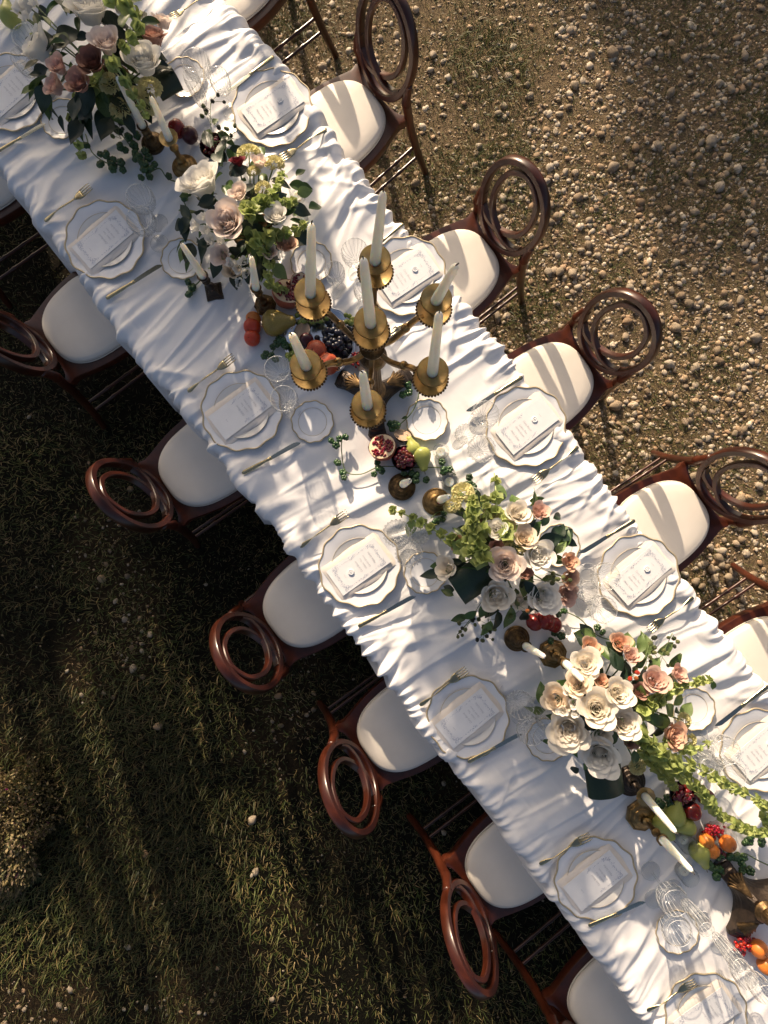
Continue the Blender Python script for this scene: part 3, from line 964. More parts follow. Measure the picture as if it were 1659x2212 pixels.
def chair(px, py, side, label, turn=0.0):
    rz = UANG + (0 if side == 'right' else PI) + R(turn)     # local +y points away from the table
    rot = Matrix.Rotation(rz, 3, 'Z')
    rear = at(px, py, .486)
    loc = rear - rot @ Vector((0, .168, 0)); loc.z = 0
    t = thing('dining_chair', label, 'chair', loc, rz, 'dining chairs along both sides of the table')
    link('seat_frame', CH['seat_frame'], t); link('piping', CH['piping'], link('cushion', CH['cushion'], t))
    link('back_hoop', CH['back_hoop'], t); link('back_ribbon', CH['back_ribbon'], t)
    for s in 'LR':
        link('leg', CH['rear_leg' + s], t); link('leg', CH['front_leg' + s], t)
        for q in '01': link('side_stretcher', CH[f'stretcher{s}{q}'], t)
    link('front_stretcher', CH['front_rail'], t)
for k, (px, py, tn) in enumerate([(-132, 432, 0), (110, 744, 1), (360, 1053, -2), (590, 1362, 0), (793, 1630, -3), (1030, 1925, -2), (1255, 2225, 0)]):
    chair(px, py, 'left', f'dark mahogany oval-back chair with cream seat, {nth(k)} down the left side', tn)
for k, (px, py, tn) in enumerate([(575, -108, 0), (806, 202, 3), (1056, 528, 0), (1263, 776, -2), (1515, 1079, -3), (1728, 1375, -2)]):
    chair(px, py, 'right', f'mahogany oval-back chair with cream seat, {nth(k)} down the right side', tn)
# ------------------------------------------------------------------ place settings
TW = {}
def scallop(th): return 1 + .024 * math.cos(12 * th) + .012 * math.cos(4 * th)
def plate_meshes():
    n = 120
    # charger, radius .155
    Rr = .155
    prof = [(.02, .003), (.090, .003), (.098, .005), (.108, .009), (.130, .012), (.150, .0155), (Rr, .0165), (Rr, .0135), (.13, .009), (.10, .001), (.09, 0), (.02, 0)]
    shp = lambda k: None
    mb = MB()
    P = []
    for r, z in prof:
        w = max(0, (r - .105) / .05)
        P.append([(r * (1 + (scallop(2 * PI * j / n) - 1) * w) * math.cos(2 * PI * j / n), r * (1 + (scallop(2 * PI * j / n) - 1) * w) * math.sin(2 * PI * j / n), z) for j in range(n)])
    mb.grid(P, closed_v=True)
    mb.f.append(tuple(range(n))); mb.f.append(tuple(reversed(range(11 * n, 12 * n))))
    TW['charger'] = mb.mesh('plate_body', 'porcelain', sharp=60)
    ring = [(Rr * scallop(2 * PI * j / n) * math.cos(2 * PI * j / n), Rr * scallop(2 * PI * j / n) * math.sin(2 * PI * j / n), .0158) for j in range(n)]
    TW['charger_rim'] = MB().tube(ring, .0036, .0022, n=6, closed=True).mesh('gold_rim', 'gold_rim')
    # dinner plate
    mb = MB().lathe([(.001, .004), (.072, .004), (.080, .0055), (.105, .011), (.107, .0118), (.107, .0098), (.08, .0025), (.07, 0), (.001, 0)], 72)
    TW['dinner'] = mb.mesh('plate_body', 'porcelain_cream', sharp=60)
    mb = MB().tube([(.1068 * math.cos(2 * PI * j / 72), .1068 * math.sin(2 * PI * j / 72), .0113) for j in range(72)], .0009, n=5, closed=True)
    TW['dinner_rim'] = mb.mesh('gold_line', 'gold_rim')
    # bread plate, radius .08
    Rb = .080
    n = 96
    prof = [(.001, .002), (.052, .002), (.056, .0035), (.062, .006), (.078, .0095), (Rb, .0100), (Rb, .008), (.06, .003), (.05, 0), (.001, 0)]
    P = []
    for r, z in prof:
        w = max(0, (r - .056) / .024)
        P.append([(r * (1 + (scallop(2 * PI * j / n) - 1) * w) * math.cos(2 * PI * j / n), r * (1 + (scallop(2 * PI * j / n) - 1) * w) * math.sin(2 * PI * j / n), z) for j in range(n)])
    TW['bread'] = MB().grid(P, closed_v=True).mesh('plate_body', 'porcelain', sharp=60)
    ring = [(Rb * scallop(2 * PI * j / n) * math.cos(2 * PI * j / n), Rb * scallop(2 * PI * j / n) * math.sin(2 * PI * j / n), .0097) for j in range(n)]
    TW['bread_rim'] = MB().tube(ring, .0029, .0018, n=6, closed=True).mesh('gold_rim', 'gold_rim')
    TW['bread_line'] = MB().tube([(.055 * math.cos(2 * PI * j / 60), .055 * math.sin(2 * PI * j / 60), .0036) for j in range(60)], .0007, n=5, closed=True).mesh('gold_line', 'gold_rim')

    # napkin: folded cloth, long side along x (the card's length), softly puffed layers
    for var in range(3):
        r = random.Random(100 + var)
        mb = MB()
        for (dx, dy, z0, h, sx, sy) in ((0, 0, 0, .0028, .128, .079), (.003, -.003, .0022, .003, .126, .0775), (-.002, .002, .0042, .004, .124, .0755)):
            P = []
            nx, ny = 22, 14
            ph = r.uniform(0, 6)
            for i in range(nx + 1):
                row = []
                for j in range(ny + 1):
                    a = i / nx * 2 - 1; b = j / ny * 2 - 1
                    ex = 1 - abs(a) ** 12; ey = 1 - abs(b) ** 10
                    z = z0 + h * (max(0, ex) ** .5) * (max(0, ey) ** .5) * (1 + .10 * math.sin(5 * a + 3 * b + ph) + .07 * math.sin(9 * b + ph))
                    row.append((a * sx + dx + .0025 * math.sin(4 * b + ph), b * sy + dy + .002 * math.sin(5 * a + ph), z))
                P.append(row)
            mb.grid(P)
            P2 = [[(p[0], p[1], z0) for p in row] for row in P]
        TW[f'napkin{var}'] = mb.mesh('napkin', 'napkin')
    # menu card with a deckled edge; x is towards the diner, so the top of the card is at -x
    for var in range(3):
        r = random.Random(200 + var)
        out = []
        lx, ly = .113, .057
        def side(a, b, m):
            for i in range(m):
                t = i / m
                jx, jy = r.uniform(-.0007, .0007), r.uniform(-.0007, .0007)
                out.append((a[0] + (b[0] - a[0]) * t + jx, a[1] + (b[1] - a[1]) * t + jy))
        side((-lx, -ly), (lx, -ly), 40); side((lx, -ly), (lx, ly), 22); side((lx, ly), (-lx, ly), 40); side((-lx, ly), (-lx, -ly), 22)
        mb = MB()
        no = len(out)
        # slight curl
        def zc(x, y): return .0016 * (x / lx) ** 2 + .0007 * math.sin(18 * x + var)
        P = [[(x, y, zc(x, y)) for x, y in out], [(x, y, zc(x, y) + .0009) for x, y in out]]
        mb.grid(P, closed_v=True)
        NX = 10
        # top sheet as strips
        xs = [-lx + 2 * lx * i / NX for i in range(NX + 1)]
        G = [[(x, y, zc(x, y) + .00095) for y in (-ly + .0005, 0, ly - .0005)] for x in xs]
        mb.grid([row[::-1] for row in G])
        TW[f'card{var}'] = mb.mesh('paper', 'card', smooth=False)
    # printed flower border: small flecks
    r = random.Random(5)
    mb = MB()
    lx, ly = .088, .044
    per = []
    for i in range(46): per.append((-lx + 2 * lx * i / 46, -ly, 0)); per.append((-lx + 2 * lx * i / 46, ly, 0))
    for i in range(24): per.append((-lx, -ly + 2 * ly * i / 24, 1)); per.append((lx, -ly + 2 * ly * i / 24, 1))
    def zc(x): return .0016 * (x / .117) ** 2 + .0007 * math.sin(18 * x)
    for x, y, ax in per:
        corner = min(abs(abs(x) - lx), .05) + min(abs(abs(y) - ly), .05)
        mid = abs(x) if not ax else abs(y)
        dens = 4 if corner < .022 else (3 if (mid < .014) else 1)
        if dens == 1 and r.random() < .25: continue
        for k in range(dens):
            jx = r.gauss(0, .0011 * dens); jy = r.gauss(0, .0011 * dens)
            a = r.uniform(0, 6.28); L = r.uniform(.0016, .0034); w = L * .32
            cx, cy = x + jx, y + jy
            z = zc(cx) + .0018
            mb.add([(cx + math.cos(a) * L, cy + math.sin(a) * L, z), (cx - math.sin(a) * w, cy + math.cos(a) * w, z), (cx - math.cos(a) * L, cy - math.sin(a) * L, z), (cx + math.sin(a) * w, cy - math.cos(a) * w, z)], [(0, 1, 2, 3)])
    TW['border'] = mb.mesh('printed_border', 'print_blue', smooth=False)
    # lettering
    def text(body, size, x, y, z):
        cu = bpy.data.curves.new('lettering', 'FONT')
        cu.body = body; cu.size = size; cu.shear = .38; cu.align_x = 'CENTER'; cu.resolution_u = 2
        ob = bpy.data.objects.new('lettering', cu)
        COL.objects.link(ob)
        dg = bpy.context.evaluated_depsgraph_get()
        me = bpy.data.meshes.new_from_object(ob.evaluated_get(dg))
        # local text: right = +x, up = +y  ->  on the card lines run along y and the top is at -x
        vs = [(-v.co.y + x, v.co.x * .8 + y, z) for v in me.vertices]
        fs = [tuple(p.vertices) for p in me.polygons]
        bpy.data.objects.remove(ob); bpy.data.curves.remove(cu); bpy.data.meshes.remove(me)
        return vs, fs
    mb = MB()
    for body, size, x in (('Curry Biscuit', .0115, .004), ('Cubana Titos', .0105, .024), ('Garden Greens', .0105, .040), ('Melon Sorbet', .0115, .064), ('to dine', .0065, -.062)):
        mb.add(*text(body, size, x, 0, .0024))
    TW['letters'] = mb.mesh('lettering', 'print_grey', smooth=False)
    # wax seal
    mb = MB().lathe([(.0002, .0030), (.006, .0030), (.0085, .0034), (.0098, .0042), (.0112, .0036), (.0118, .0016), (.0115, 0)], 28, rib=lambda th, k: 1 + .03 * math.sin(3 * th + 1) + .02 * math.sin(7 * th))
    for k in range(5):
        a = k * 1.256
        mb.ball((.0035 * math.cos(a), .0035 * math.sin(a), .0032), .0018, 4, 6)
    TW['seal'] = mb.mesh('wax_seal', 'wax_white')

    # fork: tines point to +x, length .205
    pts = [(-.102 + .130 * i / 20, 0, .0035 + .006 * math.sin(PI * i / 20) ** 2) for i in range(21)]
    wid = []
    for i in range(21):
        t = i / 20
        w = .0030 + .0058 * (1 - sstep(0, .5, t)) - .0022 * math.exp(-((t - .42) / .1) ** 2)
        if i == 0: w = .004
        if i == 1: w = .0078
        wid.append(float(w))
    TW['fork_handle'] = MB().tube(pts, wid, [.0016 + .0008 * (1 - i / 20) for i in range(21)], n=10).mesh('handle', 'cutlery_gold')
    mb = MB()
    hp = [(.028, 0, .0035), (.036, 0, .0030), (.046, 0, .0022), (.056, 0, .0022), (.064, 0, .003)]
    mb.tube(hp, [.0034, .0086, .0140, .0158, .0158], [.0014, .0013, .0011, .0010, .0009], n=10)
    for k in range(4):
        y = (k - 1.5) * .0088
        tp = [(.062, y, .003), (.076, y * 1.0, .0048), (.092, y * .99, .0062), (.104, y * .96, .0060)]
        mb.tube(tp, [.0027, .0022, .0019, .0008], [.001, .001, .001, .0006], n=6)
    TW['fork_head'] = mb.mesh('tines', 'cutlery_gold')
    # knife: blade towards +x, length .235
    pts = [(-.118 + .112 * i / 16, 0, .005) for i in range(17)]
    wid = [(.0040 if i == 0 else .0068 + .0018 * (1 - i / 16) ** 2 - .0016 * math.exp(-((i - 13) / 1.6) ** 2)) for i in range(17)]
    TW['knife_handle'] = MB().tube(pts, wid, [.0028 if i else .002 for i in range(17)], n=10).mesh('handle', 'cutlery_gold')
    mb = MB().tube([(-.008, 0, .005), (-.004, 0, .005), (0, 0, .005)], [.006, .0076, .006], [.0032, .0036, .003], n=10)
    TW['knife_collar'] = mb.mesh('collar', 'cutlery_gold')
    top = []; bot = []
    for i in range(17):
        t = i / 16; x = -.002 + .118 * t
        yu = .0062 + .0035 * math.sin(PI * min(1, t * 1.05) * .62) - .0125 * max(0, (t - .78) / .22) ** 2.2
        yl = -.0062 + .0005 * t + .0035 * max(0, (t - .9) / .1) ** 2
        top.append((x, yu)); bot.append((x, yl))
    out = top[::-1] + bot
    mb = MB()
    m = len(out)
    P = [[(x, y, .0042) for x, y in out], [(x, y, .0054 if i < m / 2 else .0048) for i, (x, y) in enumerate(out)]]
    mb.grid(P, closed_v=True)
    mb.f.append(tuple(range(m, 2 * m))); mb.f.append(tuple(reversed(range(m))))
    TW['knife_blade'] = mb.mesh('blade', 'cutlery_blade', smooth=False)
plate_meshes()

def yaw_card(side, jit=0): return UANG - PI / 2 + (0 if side == 'right' else PI) + jit   # +x runs from the table's middle towards the diner

def place(side, k, p, seal):
    name = f'{nth(k)} place down the {side} side'
    rz = yaw_card(side)
    loc = at(*p, SURF); loc.z = TZ + .003
    c = thing('charger_plate', f'scalloped white charger plate with gold rim, {name}', 'plate', loc, rz + rnd.uniform(-.3, .3), 'gold-rimmed charger plates')
    link('plate_body', TW['charger'], c); link('gold_rim', TW['charger_rim'], c)
    d = thing('dinner_plate', f'round cream dinner plate with thin gold line, {name}', 'plate', loc + Vector((0, 0, .0045)), 0, 'cream dinner plates')
    link('plate_body', TW['dinner'], d); link('gold_line', TW['dinner_rim'], d)
    j = rnd.uniform(-.08, .08)
    off = VX * (0.004 if side == 'right' else -.004)
    nl = loc + off + Vector((0, 0, .0108))
    one('napkin', TW[f'napkin{rnd.randrange(3)}'], f'folded cream linen napkin under the menu card, {name}', 'napkin', nl, rz + j, 'folded napkins')
    mc = thing('menu_card', f'white printed menu card with blue flower border{", wax seal" if seal else ""}, {name}', 'menu card', nl + Vector((0, 0, .0090)), rz + j + rnd.uniform(-.03, .03), 'menu cards')
    link('paper', TW[f'card{k % 3}'], mc); link('printed_border', TW['border'], mc); link('lettering', TW['letters'], mc)
    if seal: link('wax_seal', TW['seal'], mc, (-.036, 0, .001), (0, 0, rnd.uniform(0, 6)))
for s in SETTINGS: place(*s)
for (side, k), p in BREAD.items():
    t = thing('bread_plate', f'small scalloped bread plate with gold rim, {nth(k)} place down the {side} side', 'plate', at(*p, SURF) - Vector((0, 0, .006)), rnd.uniform(0, 6), 'bread plates')
    link('plate_body', TW['bread'], t); link('gold_rim', TW['bread_rim'], t); link('gold_line', TW['bread_line'], t)

def cutlery(kind, a, b, label):
    """a: handle end, b: tip, both in the picture"""
    z = SURF + .009
    A, B = at(*a, z), at(*b, z)
    d = B - A
    L = .206 if kind == 'fork' else .236
    c = (A + B) / 2
    t = thing(kind, label, kind, (c.x, c.y, z), math.atan2(d.y, d.x), kind + 's laid beside the plates', scale=max(.85, min(1.1, d.length / L)))
    if kind == 'fork':
        link('handle', TW['fork_handle'], t); link('tines', TW['fork_head'], t)
    else:
        link('handle', TW['knife_handle'], t); link('collar', TW['knife_collar'], t); link('blade', TW['knife_blade'], t)
for side, k, a, b in (('left', 1, (97, 480), (198, 404)), ('left', 2, (405, 848), (508, 770)), ('left', 3, (648, 1182), (751, 1107)), ('left', 4, (906, 1524), (1008, 1445)), ('left', 5, (1164, 1866), (1274, 1803)), ('left', 6, (1396, 2182), (1502, 2118)),
                      ('right', 0, (706, 280), (604, 347)), ('right', 1, (942, 655), (838, 728)), ('right', 2, (1249, 965), (1149, 1043)), ('right', 3, (1497, 1290), (1398, 1363))):
    cutlery('fork', a, b, f'gold four-tined fork, {nth(k)} place down the {side} side')
cutlery('fork', (452, -8), (368, 40), 'gold fork near the top edge of the table')
for side, k, a, b in (('left', 0, (-6, 330), (101, 268)), ('left', 1, (231, 646), (353, 572)), ('left', 2, (524, 1023), (651, 955)), ('left', 3, (774, 1353), (899, 1286)), ('left', 4, (1010, 1645), (1128, 1583)), ('left', 5, (1270, 1998), (1394, 1945)),
                      ('right', 0, (592, 124), (488, 202)), ('right', 1, (872, 484), (780, 560)), ('right', 2, (1129, 814), (1004, 892)), ('right', 3, (1370, 1124), (1248, 1196)), ('right', 4, (1662, 1478), (1538, 1572))):
    cutlery('knife', a, b, f'gold-handled table knife, {nth(k)} place down the {side} side')

# ------------------------------------------------------------------ glasses
GL = {}
def glass_meshes():
    def make(key, prof_in, stem, ribs, amp, foot):
        # bowl as one open shell with pressed ribs
        n = ribs * 6
        rr_, zz_ = prof_in[-1]
        rib = lambda th, k: 1 + amp * (1 if 0 < k < len(prof_in) - 1 else .3) * abs(math.cos(ribs * th / 2))
        mb = MB().lathe(prof_in, n, rib=rib)
        mb.tube([(rr_ * math.cos(2 * PI * j / 40), rr_ * math.sin(2 * PI * j / 40), zz_) for j in range(40)], .0009, n=5, closed=True)
        GL[key + '_bowl'] = mb.mesh('bowl', 'crystal')
        rb = MB()
        for q in range(ribs):
            th = 2 * PI * q / ribs
            rb.tube([(r_ * (1 + amp) * math.cos(th), r_ * (1 + amp) * math.sin(th), z_) for r_, z_ in prof_in[1:-1]], .00075, n=4)
        for q in range(10):
            th = 2 * PI * q / 10
            rb.tube([(.002 * math.cos(th), .002 * math.sin(th), prof_in[0][1] + .002), (prof_in[2][0] * .8 * math.cos(th), prof_in[2][0] * .8 * math.sin(th), prof_in[2][1] + .001)], .0008, n=4)
        rb.tube([(rr_ * math.cos(2 * PI * j / 40), rr_ * math.sin(2 * PI * j / 40), zz_ + .0004) for j in range(40)], .0009, n=4, closed=True)
        GL[key + '_ribs'] = rb.mesh('cut_ribs', 'crystal_rib')
        fr_ = foot[2][0]
        GL[key + '_edge'] = MB().tube([(fr_ * math.cos(2 * PI * j / 40), fr_ * math.sin(2 * PI * j / 40), .0014) for j in range(40)], .0008, n=4, closed=True).mesh('foot_edge', 'crystal_rib')
        GL[key + '_stem'] = MB().lathe(stem, 12, rib=lambda th, k: 1 + .08 * math.cos(6 * th)).mesh('stem', 'crystal')
        GL[key + '_foot'] = MB().lathe(foot, 32).mesh('foot', 'crystal')
    # coupe
    out = [(.0045, .098), (.014, .100), (.028, .108), (.038, .122), (.0435, .142), (.0452, .162), (.0455, .172)]
    inn = [(.0443, .1725), (.0436, .160), (.0418, .142), (.0360, .124), (.0260, .111), (.012, .104), (.001, .103)]
    foot = [(.001, 0), (.034, 0), (.0355, .0012), (.034, .0024), (.016, .0045), (.0065, .009)]
    make('coupe', out, [(.0062, .008), (.0042, .018), (.0038, .05), (.0050, .058), (.0038, .066), (.0042, .09), (.0055, .0985)], 20, .13, foot)
    # wine goblet
    out = [(.004, .085), (.014, .087), (.024, .096), (.0300, .112), (.0325, .135), (.0322, .158), (.0318, .165)]
    inn = [(.0308, .1652), (.0310, .155), (.0310, .135), (.0284, .114), (.0220, .099), (.011, .091), (.001, .090)]
    foot = [(.001, 0), (.031, 0), (.0325, .0012), (.031, .0022), (.014, .004), (.006, .008)]
    make('goblet', out, [(.0058, .007), (.004, .016), (.0034, .04), (.0048, .047), (.0034, .054), (.004, .078), (.005, .0855)], 18, .13, foot)
    # flute
    out = [(.004, .070), (.010, .073), (.0165, .085), (.0205, .110), (.0232, .150), (.0245, .190), (.0250, .210)]
    inn = [(.0240, .2105), (.0236, .190), (.0222, .150), (.0192, .112), (.0150, .090), (.008, .080), (.001, .079)]
    foot = [(.001, 0), (.030, 0), (.0312, .0012), (.030, .0022), (.014, .004), (.006, .008)]
    make('flute', out, [(.0058, .007), (.004, .016), (.0036, .045), (.0046, .052), (.0038, .060), (.0045, .071)], 14, .12, foot)
glass_meshes()
GH = {'coupe': .172, 'goblet': .165, 'flute': .21}
GNAME = {'coupe': 'wide ribbed crystal coupe glass', 'goblet': 'ribbed crystal wine goblet', 'flute': 'slim ribbed crystal flute'}
def glass(kind, px, py, where, s=1.0):
    """px, py: centre of the rim in the picture"""
    z = SURF + GH[kind] * s
    p = at(px, py, z)
    t = thing('wine_glass', f'{GNAME[kind]} {where}', 'glass', (p.x, p.y, SURF - .002), rnd.uniform(0, 6), 'crystal glasses beside the plates', scale=s)
    bo = link('bowl', GL[kind + '_bowl'], t); link('cut_ribs', GL[kind + '_ribs'], bo)
    link('stem', GL[kind + '_stem'], t)
    link('foot_edge', GL[kind + '_edge'], link('foot', GL[kind + '_foot'], t))
for kind, px, py, where in (
    ('coupe', 52, 75, 'highest at the top left corner'), ('goblet', 40, 118, 'beside the top left menu card'),
    ('coupe', 420, 128, 'tallest of the group by the first right bread plate'), ('flute', 410, 160, 'standing on the first right bread plate'), ('goblet', 470, 160, 'between the first right bread plate and knife'),
    ('coupe', 298, 422, 'farther from the second left plate'), ('coupe', 300, 470, 'touching the second left plate'),
    ('coupe', 766, 540, 'behind the topmost candelabra candle cup'), ('goblet', 722, 582, 'beside the second right bread plate'), ('goblet', 785, 620, 'behind the central candelabra candle'),
    ('coupe', 598, 796, 'beside the silver fruit tray'), ('coupe', 612, 860, 'between third left plate and its bread plate'),
    ('coupe', 1050, 893, 'above the third right menu card'), ('goblet', 1007, 935, 'nearest the third right bread plate'), ('coupe', 1042, 968, 'lowest beside the third right plate'),
    ('coupe', 857, 1152, 'upper one beside the fourth left plate'), ('coupe', 884, 1196, 'lower one beside the fourth left plate'), ('goblet', 908, 1155, 'half hidden by the green bells near fourth left plate'),
    ('coupe', 1312, 1246, 'upper one beside the fourth right menu card'), ('goblet', 1272, 1278, 'middle one beside the fourth right plate'), ('coupe', 1306, 1318, 'lowest one beside the fourth right plate'),
    ('coupe', 1126, 1527, 'upper one beside the fifth left plate'), ('coupe', 1150, 1583, 'on the fifth left bread plate'), ('goblet', 1186, 1560, 'half hidden by the white roses near fifth left plate'),
    ('coupe', 1572, 1625, 'beside the fifth right menu card'), ('flute', 1530, 1655, 'middle of the group by the fifth right plate'), ('coupe', 1585, 1678, 'lowest beside the fifth right plate'),
    ('coupe', 1460, 1952, 'upper one by the sixth left bread plate'), ('coupe', 1468, 2018, 'standing over the sixth left bread plate'), ('flute', 1528, 2010, 'leftmost beside the bottom candelabra base'),
    ('flute', 1600, 2088, 'upper one near the bottom right corner'), ('goblet', 1618, 2120, 'lower one near the bottom right corner'), ('goblet', 1655, 2150, 'at the very bottom right edge')):
    glass(kind, px, py, where)

# ------------------------------------------------------------------ candles, candlesticks and candelabra
candle_me = {}
def candle(base, tip, r, label, group):
    base = Vector(base); tip = Vector(tip)
    d = tip - base; L = d.length
    t = thing('candle', label, 'candle', base, group=group)
    t.matrix_world = mat4(base, d, rnd.uniform(0, 6))
    prof = [(r * .96, 0), (r, .004)] + [(r * (1 - .38 * (i / 9) ** 1.3), .004 + (L - .022) * i / 9) for i in range(1, 10)] + [(r * .54, L - .011), (r * .36, L - .005), (r * .10, L - .002)]
    ph = rnd.uniform(0, 6)
    mb = MB().lathe(prof, 18, cap0=True, cap1=True, rib=lambda th, k: 1 + .012 * math.sin(2 * th + k * .7 + ph))
    link('wax', mb.mesh('wax', 'wax_candle'), t)
    mb = MB().tube([(0, 0, L - .004), (.0008, 0, L + .005), (.003, .0015, L + .012)], .0016, n=5)
    link('wick', mb.mesh('wick', 'wick'), t)

def stick(px, py, tip, shape, mat, h, label, candle_label, base_r=.052, drip=False, tip_h=.325):
    p = at(px, py, TZ + .012)
    t = thing('candlestick', label, 'candlestick', (p.x, p.y, SURF - .003), UANG + rnd.uniform(-.1, .5), 'small brass candlesticks')
    n = {'round': 40, 'octagon': 8, 'square': 4}[shape]
    b = base_r * (1.15 if n == 4 else 1.04 if n == 8 else 1)
    mb = MB().lathe([(b * .97, 0), (b, .003), (b, .010), (b * .93, .013), (b * .86, .013), (b * .80, .018), (b * .60, .022), (b * .56, .026), (b * .40, .030), (b * .30, .040)], n, cap0=True)
    link('foot', mb.mesh('foot', mat, sharp=35), t)
    H = h
    prof = [(.014, .034), (.010, .042), (.016, .050), (.018, .055), (.012, .062), (.009, .070), (.0105, .6 * H), (.015, .68 * H), (.017, .72 * H), (.011, .78 * H), (.010, .84 * H), (.017, .90 * H), (.020, .94 * H), (.0215, H), (.017, H), (.016, H - .008), (.001, H - .008)]
    m2 = 8 if shape == 'octagon' else 24
    link('stem', MB().lathe(prof, m2).mesh('stem', mat, sharp=40), t)
    if drip:
        link('drip_cup', MB().lathe([(.012, H - .006), (.026, H - .003), (.034, H + .004), (.035, H + .006), (.033, H + .006), (.025, H + .001), (.001, H - .001)], 12).mesh('drip_cup', 'brass_bright', sharp=40), t)
    tipz = TZ + tip_h
    candle((p.x, p.y, SURF - .003 + H - .006), at(*tip, tipz), .0145, candle_label, 'tapers in the small candlesticks')
stick(331, 310, (252, 164), 'round', 'brass_dark', .10, 'dark brass candlestick under the top left flowers', 'white taper over the top left flowers', .045)
stick(400, 362, (325, 207), 'round', 'brass_mid', .16, 'brass candlestick with wide drip cup beside dark plums', 'white taper in the wide drip cup beside the plums', .05, True)
stick(463, 631, (391, 525), 'square', 'bronze_black', .14, 'dark square-based candlestick beside the second left bread plate', 'white taper leaning over the second left bread plate', .040)
stick(573, 660, (543, 553), 'octagon', 'brass_dark', .16, 'brown candlestick beside the speckled pear', 'white taper above the speckled pear', .042)
stick(868, 1052, (885, 1038), 'round', 'brass_dark', .15, 'round filigree candlestick below the cherry bowl', 'white taper seen end-on below the cherry bowl', .053, tip_h=.36)
stick(942, 1084, (971, 1072), 'round', 'brass_mid', .16, 'golden domed candlestick left of the yellow carnations', 'white taper seen end-on beside the yellow carnations', .054, tip_h=.36)
stick(1116, 1379, (1177, 1419), 'round', 'brass_dark', .139, 'round brown candlestick below the three plums', 'white taper pointing right below the three plums', .049)
stick(1193, 1411, (1260, 1471), 'octagon', 'brass_mid', .16, 'octagonal brass candlestick left of the peach roses', 'white taper touching the cream roses', .055)
stick(1361, 1686, (1461, 1799), 'round', 'bronze_black', .12, 'black round candlestick with pierced foot by green leaf', 'upper of two white tapers beside the pears', .057, True)
stick(1384, 1761, (1497, 1884), 'octagon', 'brass_mid', .165, 'octagonal brass candlestick beside the green pears', 'lower of two white tapers beside the pears', .057)

CD = {}
def candelabra_meshes():
    out = []
    for k in range(3):
        a = R(33 + 120 * k); d = Vector((math.cos(a), math.sin(a))); e = Vector((-d.y, d.x))
        tip = [d * .150 - e * .036, d * .163 - e * .030, d * .166, d * .163 + e * .030, d * .150 + e * .036]
        m = Vector((math.cos(a + R(60)), math.sin(a + R(60)))) * .052
        d2 = Vector((math.cos(a + R(120)), math.sin(a + R(120)))); e2 = Vector((-d2.y, d2.x))
        arc = catmull([(*tip[-1], 0), (*(d * .105 + e * .030), 0), (*m, 0), (*(d2 * .105 - e2 * .030), 0), (*(d2 * .150 - e2 * .036), 0)], 6)[1:-1]
        out += [tuple(p) for p in tip] + [(p.x, p.y) for p in arc]
    mb = MB().prism(out, [(.985, 0), (1, .004), (1, .016), (.96, .019), (.95, .026), (.90, .030), (.86, .032), (.82, .040), (.62, .050), (.42, .072), (.28, .10)])
    CD['base'] = mb.mesh('base', 'bronze_black', sharp=28)
    for k in range(3):
        a = R(33 + 120 * k)
        mb = MB()
        for q in range(-3, 4):
            ang = a + q * .10
            pts = catmull([(math.cos(a) * .05, math.sin(a) * .05, .085), (math.cos(a + q * .05) * .085, math.sin(a + q * .05) * .085, .062), (math.cos(ang) * (.128 - .006 * abs(q)), math.sin(ang) * (.128 - .006 * abs(q)), .042)], 4)
            mb.tube(pts, [.004 + .0045 * math.sin(PI * i / 8) for i in range(9)], [.009] * 9, n=6)
        CD[f'leaf{k}'] = mb.mesh('acanthus_leaf', 'brass_dark')
    prof = [(.036, .098), (.040, .106), (.034, .116), (.029, .124), (.031, .13), (.028, .14), (.0245, .30), (.022, .42), (.025, .43), (.030, .438), (.026, .448)]
    CD['column'] = MB().lathe(prof, 72, rib=lambda th, k: 1 - (.09 * abs(math.sin(9 * th)) if 4 < k < 8 else 0)).mesh('column', 'brass_dark', sharp=50)
    prof = [(.024, .445), (.034, .46), (.044, .485), (.040, .51), (.026, .53), (.022, .55), (.034, .56), (.036, .575), (.026, .585), (.018, .61), (.014, .645), (.016, .66), (.012, .665), (.001, .666)]
    CD['knop'] = MB().lathe(prof, 36).mesh('knop', 'brass_dark', sharp=50)
    pts = catmull([(.022, 0, .555), (.06, 0, .545), (.10, 0, .575), (.135, 0, .615), (.17, 0, .598), (.19, 0, .604)], 5)
    mb = MB().tube(pts, .0075, .010, n=8, square=True)
    CD['arm'] = mb.mesh('arm', 'brass_mid', sharp=50)
    mb = MB().ball((.105, 0, .589), .0135, 8, 12, (1, 1, .9))
    mb.ball((.105, 0, .603), .006, 6, 8)
    CD['arm_knob'] = mb.mesh('knob', 'brass_mid')
    prof = [(.001, -.044), (.010, -.044), (.012, -.036), (.03, -.034), (.043, -.029), (.0465, -.023), (.0465, -.016), (.044, -.016), (.038, -.023), (.014, -.026), (.010, -.020), (.014, -.004), (.017, .010), (.012, .024), (.010, .028), (.024, .034), (.038, .041), (.0415, .048), (.0405, .050), (.037, .045), (.014, .039), (.001, .038)]
    CD['cup'] = MB().lathe(prof, 48).mesh('candle_cup', 'brass_bright', sharp=50)
    mb = MB()
    for j in range(34):
        th = 2 * PI * j / 34
        mb.ball((.0472 * math.cos(th), .0472 * math.sin(th), -.0205), .0046, 5, 6, (.9, .9, 1.25))
    CD['beads'] = mb.mesh('beaded_rim', 'brass_dark')
candelabra_meshes()
ARMS = [27, 87, 147, 207, 267, 327]
